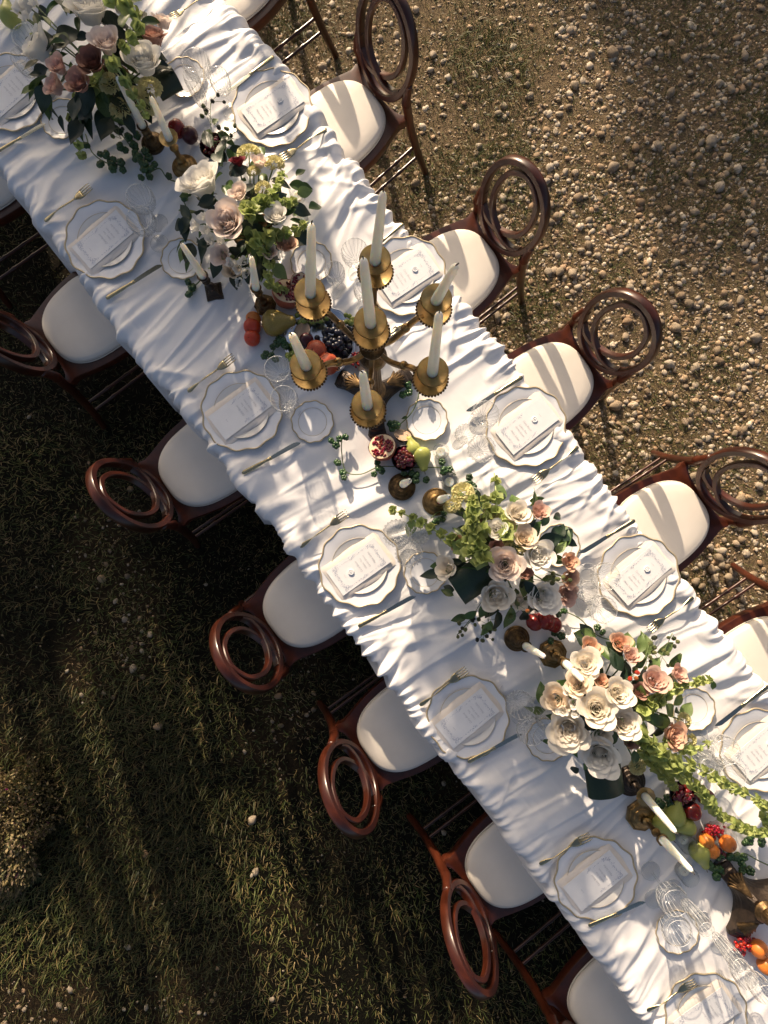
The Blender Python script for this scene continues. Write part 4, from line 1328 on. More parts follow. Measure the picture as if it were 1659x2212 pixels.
def candelabra(p, rz, label):
    t = thing('candelabra', label, 'candelabra', (p.x, p.y, SURF - .004), rz, 'tall seven-cup candelabra')
    link('base', CD['base'], t)
    for k in range(3): link('acanthus_leaf', CD[f'leaf{k}'], t)
    link('column', CD['column'], t); link('knop', CD['knop'], t)
    cups = []
    for a in ARMS:
        m = Matrix.Rotation(R(a), 4, 'Z')
        ar = link('arm', CD['arm'], t, mat=m)
        link('knob', CD['arm_knob'], ar)
        cu = link('candle_cup', CD['cup'], t, mat=Matrix.Translation((.19 * math.cos(R(a)), .19 * math.sin(R(a)), .640)))
        link('beaded_rim', CD['beads'], cu)
        w = Matrix.Rotation(rz, 4, 'Z') @ Vector((.19 * math.cos(R(a)), .19 * math.sin(R(a)), .640))
        cups.append(Vector((p.x, p.y, SURF - .004)) + w)
    cu = link('candle_cup', CD['cup'], t, (0, 0, .705)); link('beaded_rim', CD['beads'], cu)
    cups.append(Vector((p.x, p.y, SURF - .004 + .705)))
    return cups
cups = candelabra(at(811, 857, SURF), 0, 'tall antique brass seven-cup candelabra at the table centre')
for c, tip, L, lab in zip(cups, ((985, 573), (828, 413), (673, 482), (630, 722), (783, 804), (949, 674), (785, 558)), (.27, .27, .28, .26, .26, .30, .30),
                          ('leaning white candle in the upper right cup of the candelabra', 'white candle in the topmost cup of the candelabra', 'white candle in the upper left cup of the candelabra',
                           'white candle leaning left in the lower left candelabra cup', 'short looking white candle in the bottom candelabra cup', 'white candle in the lower right cup of the candelabra', 'white candle in the middle cup of the candelabra')):
    b = c + Vector((0, 0, .037))
    candle(b, at(*tip, b.z + L), .0145, lab, 'tapers in the candelabra')
candelabra(at(1612, 1928, SURF), -.35, 'second antique brass candelabra with only its base in view, bottom right')
# ------------------------------------------------------------------ flowers
FL = {}
def petal(mb, th0, W, rb, L, p0, p1, roll, seed, na=7, nb=6, z0=0.0, cup=.0):
    """one petal wrapped round the flower's axis: p0/p1 lean from vertical at base and tip, roll curls the rim outwards"""
    r = random.Random(seed)
    ph = r.uniform(0, 6); ph2 = r.uniform(0, 6)
    P = []
    for j in range(na):
        a = j / (na - 1) * 2 - 1
        rho, z = rb, z0
        row = []
        Lc = L * (1 - .20 * abs(a) ** 2.6 + .03 * math.sin(2.5 * a + ph))
        for i in range(nb):
            b = i / (nb - 1)
            wprof = .50 + .50 * math.sin(min(1, b / .62) * PI / 2) - .20 * max(0, (b - .75) / .25) ** 2
            ang = th0 + a * W * wprof
            sideways = cup * a * a
            row.append(((rho - sideways * b + .012 * math.sin(5 * a + ph2) * b) * math.cos(ang), (rho - sideways * b + .012 * math.sin(5 * a + ph2) * b) * math.sin(ang), z + .025 * math.sin(4 * a + ph) * b * b))
            lean = p0 + (p1 - p0) * b + roll * max(0, (b - .62) / .38) ** 2
            rho += Lc / (nb - 1) * math.sin(lean); z += Lc / (nb - 1) * math.cos(lean)
        P.append(row)
    mb.grid(P)

def rose_variant(key, seed, inner, openness, n_out):
    r = random.Random(seed)
    core = MB()
    g = 2.39996
    for k in range(inner):
        s = k / inner
        petal(core, k * g + r.uniform(-.3, .3), .95 - .25 * s + r.uniform(-.1, .1), .03 + .32 * s ** .85 + r.uniform(-.02, .02), .46 + .12 * s + r.uniform(-.05, .05), R(-4 + 8 * s) + r.uniform(-.08, .08), R(6 + 26 * s * openness), R(10 + 22 * s), seed * 50 + k, 6, 5, z0=.06 - .03 * s, cup=.02)
    FL[key + '_core'] = core
    outs = []
    for k in range(n_out):
        s = k / max(1, n_out - 1)
        mb = MB()
        petal(mb, k * g + 1 + r.uniform(-.2, .2), 1.0 - .20 * s, .27 + .12 * s, .62 + .20 * s + r.uniform(-.04, .04), R(6 + 24 * s * openness), R(30 + 42 * s * openness), R(16 + 26 * s), seed * 90 + k, 9, 7, z0=.02 - .03 * s, cup=.05 + .05 * s)
        outs.append(mb)
    FL[key + '_out'] = outs
rose_variant('rose_a', 3, 34, .78, 13)
rose_variant('rose_b', 8, 30, .9, 13)
rose_variant('rose_c', 13, 22, .55, 10)
rose_variant('bud', 21, 10, .35, 5)
_cache = {}
def cached(key, mb, name, mat):
    k = (key, mat)
    if k not in _cache: _cache[k] = mb.mesh(name, mat)
    return _cache[k]

# carnation: a ruffled ball of small frilled petals
def carnation_mb(seed):
    r = random.Random(seed); mb = MB()
    for k in range(60):
        s = k / 60
        th = k * 2.39996; el = math.acos(1 - s * .98)
        d = Vector((math.sin(el) * math.cos(th), math.sin(el) * math.sin(th), math.cos(el)))
        Mx = basis(d, r.uniform(0, 6))
        P = []
        w = r.uniform(.20, .28)
        for j in range(5):
            a = j / 4 * 2 - 1
            row = []
            for i in range(3):
                b = i / 2
                p = Vector((a * w * (.5 + .6 * b), .06 * math.sin(a * 6 + k) * b + .03 * b, .55 + .40 * b * (1 - .12 * a * a + .07 * math.sin(a * 9 + k * 2))))
                row.append(Mx @ p)
            P.append(row)
        mb.grid(P)
    for v in range(len(mb.v)):
        p = mb.v[v]; mb.v[v] = (p[0], p[1], p[2] * .7)
    return mb
FL['carn0'] = carnation_mb(1); FL['carn1'] = carnation_mb(2)

# bell: a funnel with a wavy five-lobed rim, mouth towards +z
def bell_mb(seed):
    r = random.Random(seed); mb = MB()
    P = []
    n = 15
    for k, (q, z) in enumerate([(.12, 0), (.34, .18), (.60, .46), (.86, .66), (1.08, .72)]):
        row = []
        for j in range(n):
            th = 2 * PI * j / n
            f = (k / 4) ** 2
            rr = q * (1 + .14 * f * math.cos(5 * th) + r.uniform(-.05, .05) * f)
            row.append((rr * math.cos(th), rr * math.sin(th), z + .14 * f * math.sin(5 * th * .6 + seed) + r.uniform(-.05, .05) * f))
        P.append(row)
    mb.grid(P, closed_v=True)
    mb.ball((0, 0, .22), .16, 4, 6)
    return mb
BELLS = [bell_mb(k).mesh('bell', 'bell_green') for k in range(4)]

def leaf_mesh(name, mat, w, fold, curl, seed, nx=9, ny=5, wave=.0, tip=1.0):
    r = random.Random(seed); P = []
    for i in range(nx):
        t = i / (nx - 1)
        hw = w * (math.sin(PI * t ** .8) ** tip) + .004
        row = []
        for j in range(ny):
            a = j / (ny - 1) * 2 - 1
            row.append((t, a * hw, fold * hw * abs(a) - curl * t * t + wave * math.sin(9 * t + a * 2 + seed)))
        P.append(row)
    return MB().grid(P).mesh(name, mat)
LEAF = {'green': [leaf_mesh('leaf', 'leaf_green', .22, .35, .25 + .1 * k, k, wave=.02) for k in range(3)],
        'dark': [leaf_mesh('leaf', 'leaf_dark', .26, .25, .3 * k, k + 5, wave=.02) for k in range(3)],
        'pale': [leaf_mesh('leaf', 'leaf_pale', .27, .3, .2 + .1 * k, k + 9, wave=.03) for k in range(3)]}
# broad glossy leaf folded into a loop
def fold_leaf(mat):
    P = []
    for i in range(22):
        t = i / 21
        ang = -.5 + t * 3.9
        x = .52 * math.cos(ang) * (1 if t > .5 else 1.05); z = .34 + .32 * math.sin(ang)
        row = []
        for j in range(11):
            a = j / 10 * 2 - 1
            row.append((x * .9, a * .62 * (1 - .12 * abs(t - .5)), z + .012 * math.cos(a * 28)))
        P.append(row)
    return MB().grid(P).mesh('folded_leaf', mat)
FOLDED = fold_leaf('leaf_dark')

def blackberry_mb():
    mb = MB()
    r = random.Random(4)
    for k in range(26):
        s = (k + .5) / 26; el = math.acos(1 - 2 * s); th = k * 2.39996
        mb.ball((.72 * math.sin(el) * math.cos(th), .72 * math.sin(el) * math.sin(th), .95 * math.cos(el)), .36, 4, 6)
    return mb
BB = blackberry_mb()

class Bouquet:
    def __init__(s, cx, cy, top, rad, label, vase=True):
        s.cx, s.cy, s.top, s.rad = cx, cy, top, rad
        s.c = at(cx, cy, TZ + top * .75)
        s.o = Vector((s.c.x, s.c.y, SURF))
        s.t = thing('flower_arrangement', label, 'flowers', s.o, 0, 'flower arrangements along the table')
        s.ends = []
        s.rg = random.Random(int(cx))
        mb = MB().lathe([(.001, .0), (.045, 0), (.048, .006), (.02, .014), (.016, .03), (.05, .05), (.075, .085), (.078, .10), (.07, .095), (.001, .06)], 28)
        link('vase', mb.mesh('vase', 'brass_dark'), s.t)
    def z_at(s, px, py, lift=0):
        q = math.hypot(px - s.cx, py - s.cy) / s.rad
        return TZ + max(.05, s.top * (1 - .55 * min(1.15, q) ** 2)) + lift
    def loc(s, px, py, z): return at(px, py, z) - s.o
    def axis(s, p, k=1.0):
        d = Vector((p.x, p.y, 0)) * (k * 2.0) + Vector((s.rg.gauss(-.08, .12), s.rg.gauss(.28, .12), 1.0))
        return d.normalized()
    def rose(s, px, py, rpx, mat, kind='rose_a', lift=0, tilt=1.0, ax=None):
        z = s.z_at(px, py, lift * .7 + .04)
        sz = rpx * m_per_px(z) * 1.35
        p = s.loc(px, py, z - sz * .45)
        a = s.axis(p, tilt) if ax is None else Vector(ax).normalized()
        nm = 'rose'
        ro = link(nm, cached(kind + '_core', FL[kind + '_core'], nm, mat), s.t, mat=mat4(p - a * sz * .25, a, s.rg.uniform(0, 6), sz))
        for k, mb in enumerate(FL[kind + '_out']):
            link('petal', cached(f'{kind}_o{k}', mb, 'petal', mat), ro)
        s.ends.append((p - a * sz * .2, a))
    def bud(s, px, py, rpx, mat='petal_white', lift=0, ax=None):
        s.rose(px, py, rpx, mat, 'bud', lift, 1.6, ax)
    def carnation(s, px, py, rpx, mat='petal_lemon', lift=0):
        z = s.z_at(px, py, lift); sz = rpx * m_per_px(z) * 1.25
        p = s.loc(px, py, z - sz * .5); a = s.axis(p, .7)
        q = s.rg.randrange(2)
        link('carnation', cached(f'carn{q}', FL[f'carn{q}'], 'carnation', mat), s.t, mat=mat4(p, a, s.rg.uniform(0, 6), sz))
        s.ends.append((p, a))
    def bells(s, pts, size=.0155, every=.021, z0=None, z1=None, whorl=5):
        """a stem of green bells through picture points (px, py); z falls from z0 to z1"""
        n = len(pts); P = []
        for i, (px, py) in enumerate(pts):
            if z0 is None: z = s.z_at(px, py, .02)
            else: z = TZ + .97 * (z0 + (z1 - z0) * i / (n - 1)) + .01
            P.append(s.loc(px, py, z))
        path = catmull(P, 10)
        L = sum((path[i + 1] - path[i]).length for i in range(len(path) - 1))
        st = link('bell_stem', MB().tube(path, list(np.linspace(.0040, .0024, len(path))), n=6).mesh('bell_stem', 'bell_stem'), s.t)
        d = 0.0; nxt = .008; total = 0.0
        for i in range(len(path) - 1):
            seg = (path[i + 1] - path[i]); l = seg.length; dr = seg.normalized()
            while nxt <= d + l:
                p = path[i] + dr * (nxt - d)
                f = nxt / L
                u = dr.orthogonal().normalized(); w = dr.cross(u)
                ph = s.rg.uniform(0, 6)
                k = size * 1.25 * (1.12 - .5 * f) * s.rg.uniform(.9, 1.1)
                for q in range(max(3, whorl - 1)):
                    th = ph + 2 * PI * q / whorl
                    out = (u * math.cos(th) + w * math.sin(th))
                    if p.z + s.o.z < TZ + .03 and out.z < -.3: continue
                    ax = (out + dr * s.rg.uniform(.25, .75) + Vector((0, 0, .25))).normalized()
                    link('bell', BELLS[s.rg.randrange(4)], st, mat=mat4(p + out * .003, ax, s.rg.uniform(0, 6), k * s.rg.uniform(.8, 1.15)))
                nxt += every * 2.3 * s.rg.uniform(.85, 1.2) * (1.1 - .35 * f)
            d += l
    def leaf(s, px, py, ang, lpx, kind='green', lift=-.02, droop=.25, width=1.0):
        """leaf growing from (px, py) towards picture angle ang (degrees, anticlockwise), lpx long"""
        z = s.z_at(px, py, lift); L = lpx * m_per_px(z)
        p = s.loc(px, py, z)
        m = Matrix.Translation(p) @ Matrix.Rotation(R(ang), 4, 'Z') @ Matrix.Rotation(droop, 4, 'Y') @ Matrix.Rotation(s.rg.gauss(0, .35), 4, 'X') @ Matrix.Diagonal((L, L * width, L, 1))
        link('leaf', LEAF[kind][s.rg.randrange(3)], s.t, mat=m)
    def foliage(s, n, kinds=('green', 'green', 'dark', 'dark', 'pale'), spread=1.0, lo=26, hi=52, low=-.05):
        for k in range(n):
            a = s.rg.uniform(0, 360); q = s.rg.random() ** .6 * s.rad * .85 * spread
            px, py = s.cx + q * math.cos(R(a)), s.cy - q * math.sin(R(a)) * 1.05
            s.leaf(px, py, a + s.rg.gauss(0, 45), s.rg.uniform(lo, hi), s.rg.choice(kinds), low + s.rg.uniform(-.05, .02), s.rg.uniform(-.1, .6), s.rg.uniform(.8, 1.3))
    def folded(s, px, py, wpx, rz, lift=-.05, tilt=.5):
        z = s.z_at(px, py, lift); L = wpx * m_per_px(z)
        m = Matrix.Translation(s.loc(px, py, z)) @ Matrix.Rotation(R(rz), 4, 'Z') @ Matrix.Rotation(tilt, 4, 'Y') @ Matrix.Diagonal((L, L * .85, L * .7, 1))
        o = link('folded_leaf', FOLDED, s.t, mat=m)
        o['label'] = 'broad dark green leaf folded back on itself'
    def sprig(s, a, b, n, mats, z=.10, r=.0062, spread=12):
        """berry sprig from picture point a to b"""
        A, B = s.loc(*a, TZ + z), s.loc(*b, TZ + z * .7 + .02)
        path = catmull([A, (A + B) / 2 + Vector((0, 0, .02)), B], 6)
        st = link('berry_sprig', None, s.t)
        mb = MB().tube(path, .0013, n=5)
        for k in range(n):
            f = .45 + .55 * k / max(1, n - 1)
            c = path[min(len(path) - 1, int(f * (len(path) - 1)))]
            e = c + Vector((s.rg.gauss(0, 1), s.rg.gauss(0, 1), s.rg.uniform(0, .8))) * (spread * .0016)
            mb.tube([c, (c + e) / 2 + Vector((0, 0, .004)), e], .0008, n=4)
            m = s.rg.choice(mats)
            link('berry', cached('berry', BB, 'berry', m), st, mat=mat4(e, (s.rg.gauss(0, 1), s.rg.gauss(0, 1), 1), 0, r * s.rg.uniform(.8, 1.25)))
        link('sprig_stem', mb.mesh('sprig_stem', 'stem_green'), st)
    def finish(s):
        mb = MB()
        for p, a in s.ends:
            mid = Vector((p.x * .45, p.y * .45, max(.11, p.z * .6)))
            mb.tube(catmull([(p.x * .08, p.y * .08, .07), mid, p], 4), .0028, n=5)
        link('stems', mb.mesh('stems', 'stem_green'), s.t)

# --- arrangement at the top left
b = Bouquet(205, 120, .30, 175, 'large arrangement of white and mauve roses at the top left')
for px, py, r_, m, k, lf in ((311, 137, 40, 'petal_white', 'rose_a', .01), (88, 104, 44, 'petal_white', 'rose_c', .0), (195, 28, 46, 'petal_white', 'rose_b', .0), (232, 95, 34, 'petal_blush', 'rose_c', .02), (202, 136, 29, 'petal_brown', 'rose_b', .0),
                         (330, 84, 32, 'petal_mauve', 'rose_a', -.02), (352, 50, 24, 'petal_blush', 'rose_c', -.05), (172, 182, 27, 'petal_mauve', 'rose_b', .0), (128, 146, 24, 'petal_pink', 'rose_c', .0), (122, 188, 26, 'petal_pink', 'rose_c', -.03), (262, 12, 30, 'petal_white', 'rose_c', -.02), (60, 12, 26, 'petal_white', 'rose_c', -.05)):
    b.rose(px, py, r_, m, k, lf)
for px, py, r_ in ((241, 183, 23), (325, 192, 23), (262, 237, 22), (318, 230, 21), (290, 205, 16)): b.carnation(px, py, r_)
for px, py, r_ in ((38, 22, 15), (55, 38, 15), (75, 8, 14)): b.bud(px, py, r_)
b.bells([(232, -10), (285, 20), (300, 55), (268, 105)], .017, .019, .33, .30)
b.bells([(240, 130), (268, 170), (295, 215), (315, 250)], .014, .018, .34, .24)
b.bells([(222, 165), (190, 190), (165, 222), (157, 262), (165, 300), (178, 342)], .0150, .019, .27, .03)
b.folded(362, 186, 52, -60, -.04, .3); b.leaf(330, 150, 30, 45, 'dark', -.03)
for px, py, a, l in ((110, 60, 120, 60), (140, 90, 170, 55), (170, 70, 100, 60), (100, 30, 60, 60), (150, 30, 45, 55), (130, 110, 200, 50), (170, 120, 80, 45)): b.leaf(px, py, a, l, 'green', .0, .1, .5)
b.foliage(70)
b.foliage(60, ('dark', 'green', 'dark'), .9, 40, 70, -.03)
b.sprig((230, 250), (262, 300), 5, ['berry_black', 'berry_green'], .10)
b.finish()
# --- arrangement above the candelabra
b = Bouquet(530, 465, .27, 165, 'arrangement of white and blush roses with green bells above the candelabra')
for px, py, r_, m, k, lf in ((438, 400, 47, 'petal_white', 'rose_b', .01), (492, 482, 40, 'petal_blush', 'rose_a', .03), (598, 468, 27, 'petal_white', 'rose_c', -.02), (517, 420, 22, 'petal_blush', 'rose_a', -.02), (618, 530, 22, 'petal_peach', 'rose_a', -.03),
                         (480, 551, 22, 'petal_blush', 'rose_b', -.03), (583, 545, 19, 'petal_blush', 'rose_c', -.04), (514, 351, 17, 'petal_burgundy', 'rose_b', -.01), (560, 352, 20, 'petal_blush', 'rose_c', -.02), (502, 585, 20, 'petal_cream', 'rose_b', -.05)):
    b.rose(px, py, r_, m, k, lf)
for px, py, r_ in ((538, 333, 23), (592, 356, 21), (568, 408, 16), (548, 372, 14)): b.carnation(px, py, r_, lift=-.01)
for px, py, r_ in ((424, 489, 17), (446, 498, 16), (455, 520, 15), (462, 480, 15), (440, 470, 13), (514, 577, 16), (500, 570, 13), (526, 565, 14), (517, 611, 12), (532, 590, 13), (478, 520, 14)): b.bud(px, py, r_, lift=-.02)
b.bells([(532, 470), (545, 455), (528, 448)], .019, .011, .30, .30, 6)
b.bells([(530, 450), (565, 442), (600, 440), (637, 434)], .0165, .017, .29, .20)
b.bells([(565, 440), (598, 410), (612, 372)], .014, .018, .26, .18)
b.bells([(570, 512), (600, 508), (632, 500), (666, 478)], .0155, .017, .25, .17)
b.bells([(545, 515), (572, 540), (582, 572), (578, 605), (598, 622), (620, 630)], .0150, .018, .27, .06)
b.bells([(510, 555), (480, 572), (450, 580)], .009, .02, .13, .06, 3)
for px, py, a, l in ((480, 360, 100, 60), (470, 340, 70, 55), (500, 380, 45, 50), (455, 320, 110, 50), (480, 310, 60, 45), (490, 350, 140, 60), (465, 425, 200, 45), (500, 440, 250, 50)): b.leaf(px, py, a, l, 'dark', .0, .15, 1.0)
b.foliage(68)
b.foliage(34, ('dark', 'green', 'dark'), .75, 34, 60, -.04)
b.sprig((462, 320), (455, 222), 9, ['berry_black', 'berry_black', 'berry_green'], .16, .0065)
b.sprig((478, 330), (513, 283), 6, ['berry_black', 'berry_green'], .14, .006)
for px, py, a, l in ((462, 270, 80, 30), (470, 285, -30, 42), (455, 290, 130, 34), (490, 320, -60, 34)): b.leaf(px, py, a, l, 'green', .02, .2)
b.finish()
# --- arrangement right of centre
b = Bouquet(1085, 1195, .29, 165, 'arrangement of white, blush and peach roses right of the table centre')
for px, py, r_, m, k, lf in ((1091, 1220, 37, 'petal_blush', 'rose_a', .02), (1164, 1201, 37, 'petal_white', 'rose_c', .01), (1172, 1288, 34, 'petal_white', 'rose_b', .0), (1070, 1286, 37, 'petal_ivory', 'rose_c', -.02), (966, 1226, 27, 'petal_ivory', 'rose_c', .0),
                         (1226, 1212, 22, 'petal_peach', 'rose_c', .0), (1229, 1250, 21, 'petal_peach', 'rose_b', .0), (1221, 1281, 24, 'petal_pink', 'rose_b', -.03), (1163, 1107, 23, 'petal_pink', 'rose_c', .0), (1116, 1110, 28, 'petal_ivory', 'rose_a', .0), (1073, 1143, 25, 'petal_white', 'rose_c', -.02),
                         (1132, 1164, 26, 'petal_cream', 'rose_b', -.02), (1071, 1183, 18, 'petal_mauve', 'rose_c', -.04), (990, 1172, 19, 'petal_peach', 'rose_c', -.05), (1132, 1238, 18, 'petal_mauve', 'rose_c', -.05), (1045, 1128, 16, 'petal_pink', 'rose_c', -.06), (1120, 1300, 20, 'petal_ivory', 'rose_c', -.08)):
    b.rose(px, py, r_, m, k, lf)
for px, py, r_ in ((1000, 1065, 22), (977, 1092, 18), (1062, 1110, 17), (1112, 1176, 24), (1095, 1135, 17), (1140, 1180, 15)): b.carnation(px, py, r_)
b.bells([(1073, 1112), (1072, 1075), (1070, 1048), (1068, 1022)], .0165, .026, .25, .18)
b.bells([(1043, 1215), (1032, 1180), (1025, 1145), (1022, 1105), (1020, 1068)], .0195, .015, .34, .24, 6)
b.bells([(1015, 1200), (1012, 1165), (1008, 1135)], .017, .017, .30, .26)
b.bells([(1000, 1185), (965, 1160), (925, 1138), (890, 1118), (845, 1101)], .0150, .019, .25, .12)
b.bells([(1090, 1165), (1095, 1135), (1088, 1115)], .016, .016, .29, .27)
b.bells([(1045, 1150), (1052, 1110), (1048, 1078)], .016, .018, .29, .23)
b.folded(1012, 1247, 78, -55, -.06, .25)
o_ = b
for px, py, a, l, kd in ((893, 1120, 255, 46, 'pale'), (1110, 1120, 20, 44, 'green'), (1125, 1100, 340, 40, 'green'), (1190, 1150, 20, 34, 'dark'), (1180, 1180, 330, 30, 'dark'), (1052, 1300, 250, 46, 'green'), (1030, 1320, 215, 40, 'green'), (1075, 1320, 275, 50, 'dark'), (1105, 1310, 265, 60, 'green'), (1130, 1290, 80, 44, 'pale'), (1140, 1290, 20, 36, 'green'), (1010, 1330, 200, 40, 'green'), (1040, 1350, 330, 36, 'pale'), (1060, 1340, 250, 44, 'pale')): b.leaf(px, py, a, l, kd, -.01, .2)
b.foliage(68)
b.foliage(34, ('dark', 'green', 'dark'), .75, 34, 60, -.04)
b.sprig((1040, 1300), (987, 1372), 10, ['berry_black', 'berry_green'], .14, .0065)
b.sprig((1060, 1310), (1044, 1372), 10, ['berry_green', 'berry_green', 'berry_black'], .14, .0065)
b.sprig((1090, 1240), (1120, 1320), 7, ['berry_green', 'berry_green', 'berry_orange'], .24, .007)
b.sprig((1140, 1250), (1215, 1258), 9, ['berry_green'], .24, .007)
b.finish()
# --- arrangement lower right
b = Bouquet(1330, 1525, .29, 180, 'arrangement of cream and white roses with long green bells, lower right')
for px, py, r_, m, k, lf in ((1289, 1532, 39, 'petal_ivory', 'rose_a', .02), (1228, 1576, 42, 'petal_ivory', 'rose_b', -.01), (1346, 1563, 32, 'petal_ivory', 'rose_a', .02), (1334, 1499, 30, 'petal_ivory', 'rose_a', .02), (1296, 1632, 40, 'petal_white', 'rose_a', -.01), (1265, 1434, 30, 'petal_ivory', 'rose_b', .0),
                         (1247, 1479, 27, 'petal_cream', 'rose_b', .0), (1202, 1511, 29, 'petal_cream', 'rose_b', -.01), (1275, 1400, 23, 'petal_peach', 'rose_c', -.01), (1340, 1391, 24, 'petal_peach', 'rose_c', -.01), (1361, 1417, 21, 'petal_pink', 'rose_c', -.01), (1413, 1471, 27, 'petal_pink', 'rose_b', -.01), (1463, 1456, 21, 'petal_pink', 'rose_c', -.02),
                         (1451, 1587, 28, 'petal_peach', 'rose_b', .0), (1360, 1600, 18, 'petal_mauve', 'rose_c', -.06), (1380, 1495, 20, 'petal_mauve', 'rose_c', -.06), (1298, 1472, 16, 'petal_peach', 'rose_c', -.05), (1300, 1585, 22, 'petal_ivory', 'rose_c', -.07)):
    b.rose(px, py, r_, m, k, lf)
for px, py, r_ in ((1487, 1600, 16), (1476, 1556, 15), (1376, 1655, 16)): b.carnation(px, py, r_, lift=-.02)
for px, py, r_ in ((1230, 1495, 15), (1238, 1520, 14), (1215, 1535, 15), (1246, 1538, 13)): b.bud(px, py, r_, lift=.0)
b.bells([(1400, 1520), (1440, 1500), (1480, 1478), (1540, 1466)], .0150, .019, .26, .14)
b.bells([(1385, 1545), (1410, 1525), (1430, 1512)], .016, .018, .27, .24)
b.bells([(1380, 1580), (1420, 1625), (1465, 1665), (1510, 1705), (1555, 1762), (1610, 1790), (1668, 1802)], .0175, .021, .28, .10)
b.bells([(1400, 1600), (1450, 1640), (1500, 1655), (1560, 1690), (1620, 1718), (1668, 1748)], .0150, .026, .27, .12)
b.bells([(1390, 1620), (1415, 1655), (1440, 1680), (1462, 1706)], .0150, .018, .22, .14)
b.bells([(1440, 1600), (1490, 1622), (1540, 1600)], .012, .02, .22, .12, 4)
b.bells([(1650, 1735), (1655, 1770), (1662, 1800)], .014, .018, .10, .07)
b.folded(1291, 1662, 84, 8, -.08, .15)
for px, py, a, l, kd in ((1330, 1440, 60, 50, 'dark'), (1345, 1450, 120, 50, 'dark'), (1370, 1440, 20, 50, 'green'), (1380, 1410, 70, 44, 'pale'), (1400, 1450, 40, 44, 'pale'), (1320, 1470, 240, 40, 'green'), (1385, 1480, 270, 60, 'green'), (1400, 1540, 320, 60, 'green'), (1390, 1560, 270, 50, 'green'), (1420, 1410, 20, 50, 'pale'), (1385, 1590, 300, 50, 'pale'), (1370, 1620, 280, 40, 'green'), (1540, 1470, 280, 26, 'green'), (1260, 1400, 100, 34, 'dark')): b.leaf(px, py, a, l, kd, .0, .15)
b.foliage(70)
b.foliage(34, ('dark', 'green', 'dark'), .75, 34, 60, -.04)
b.sprig((1370, 1450), (1405, 1380), 9, ['berry_green', 'berry_green', 'berry_black'], .24, .007)
b.sprig((1390, 1460), (1452, 1368), 9, ['berry_green', 'berry_black'], .20, .006)
b.sprig((1330, 1480), (1385, 1432), 7, ['berry_orange', 'berry_red', 'berry_green'], .28, .0075)
b.finish()

# ------------------------------------------------------------------ trailing vines with round green pods
def pod_mb():
    mb = MB()
    for q in range(5):
        a = 2 * PI * q / 5
        mb.ball((.52 * math.cos(a), .52 * math.sin(a), 0), .60, 6, 8, (1, 1, 1.1))
    return mb
POD = pod_mb()
POD_ME = POD.mesh('pod', 'pod_green')
def vine(pts, pods, label, leaves=()):
    Z = SURF + .012
    P = [at(px, py, Z) for px, py in pts]
    o = P[0].copy()
    t = thing('vine', label, 'vine', o, 0, 'green vines trailing on the cloth')
    path = catmull([p - o + Vector((0, 0, .004 * math.sin(i * 2.1))) for i, p in enumerate(P)], 6)
    link('stem', MB().tube(path, .0023, n=6).mesh('stem', 'stem_green'), t)
    for px, py, n in pods:
        for q in range(n):
            p = at(px + rnd.gauss(0, 10), py + rnd.gauss(0, 9), Z + .006 + rnd.uniform(0, .012)) - o
            link('pod', POD_ME, t, mat=mat4(p, (rnd.gauss(0, .6), rnd.gauss(0, .6), 1), rnd.uniform(0, 6), rnd.uniform(.012, .0165)))
    for px, py, a, l in leaves:
        L = l * m_per_px(Z)
        m = Matrix.Translation(at(px, py, Z + .004) - o) @ Matrix.Rotation(R(a), 4, 'Z') @ Matrix.Rotation(-.12, 4, 'Y') @ Matrix.Diagonal((L, L, L * .6, 1))
        link('leaf', LEAF['green'][rnd.randrange(3)], t, mat=m)
vine([(185, 290), (200, 330), (228, 350), (255, 355)], [(196, 315, 2), (226, 350, 3), (252, 355, 4), (244, 345, 2)], 'dark pod vine below the top left flowers')
vine([(262, 290), (285, 320), (305, 350), (316, 375), (345, 365), (362, 385), (395, 395)], [(285, 300, 3), (272, 318, 3), (302, 328, 4), (312, 348, 4), (318, 378, 4), (308, 365, 3), (361, 384, 1), (262, 292, 3)], 'thick pod vine beside the two brass candlesticks')
vine([(398, 410), (395, 430), (400, 445), (386, 455)], [(400, 425, 1), (393, 447, 2)], 'short pod vine left of the big white rose')
vine([(440, 600), (418, 622), (405, 640)], [(412, 626, 4)], 'pod cluster beside the square-based candlestick')
vine([(600, 740), (590, 760), (578, 775)], [(596, 748, 4), (584, 768, 4), (610, 745, 2)], 'pod cluster left of the silver fruit tray')
vine([(739, 946), (738, 975), (747, 1018), (780, 1024), (818, 1009), (860, 1008), (905, 1010), (953, 1011), (985, 1025)], [(739, 946, 4), (747, 1020, 3), (818, 1010, 4), (900, 1020, 3), (953, 1012, 4), (874, 1016, 2)], 'long pod vine curving below pomegranate and cherry bowl')
vine([(905, 835), (903, 860), (890, 890), (862, 918), (845, 924)], [(871, 847, 3), (846, 922, 4), (905, 838, 1)], 'pod vine running from the candelabra base to the pomegranate', ((880, 900, 200, 14),))
vine([(980, 1050), (1010, 1040), (1025, 1045)], [(1018, 1048, 4)], 'pods above the pale carnations right of centre')
vine([(930, 1120), (950, 1105), (965, 1115)], [(950, 1118, 4), (938, 1125, 2)], 'pods beside the domed brass candlestick')
vine([(1205, 1315), (1250, 1335), (1290, 1372), (1330, 1385)], [(1292, 1370, 2), (1210, 1322, 3), (1200, 1372, 3)], 'thin vine between the two right-hand flower arrangements')
vine([(1545, 1880), (1590, 1850), (1610, 1845), (1640, 1860), (1668, 1872)], [(1535, 1865, 4), (1560, 1872, 4), (1585, 1845, 4), (1605, 1858, 4), (1622, 1820, 3), (1640, 1815, 2), (1600, 1880, 2)], 'thick pod vine above the second candelabra base')
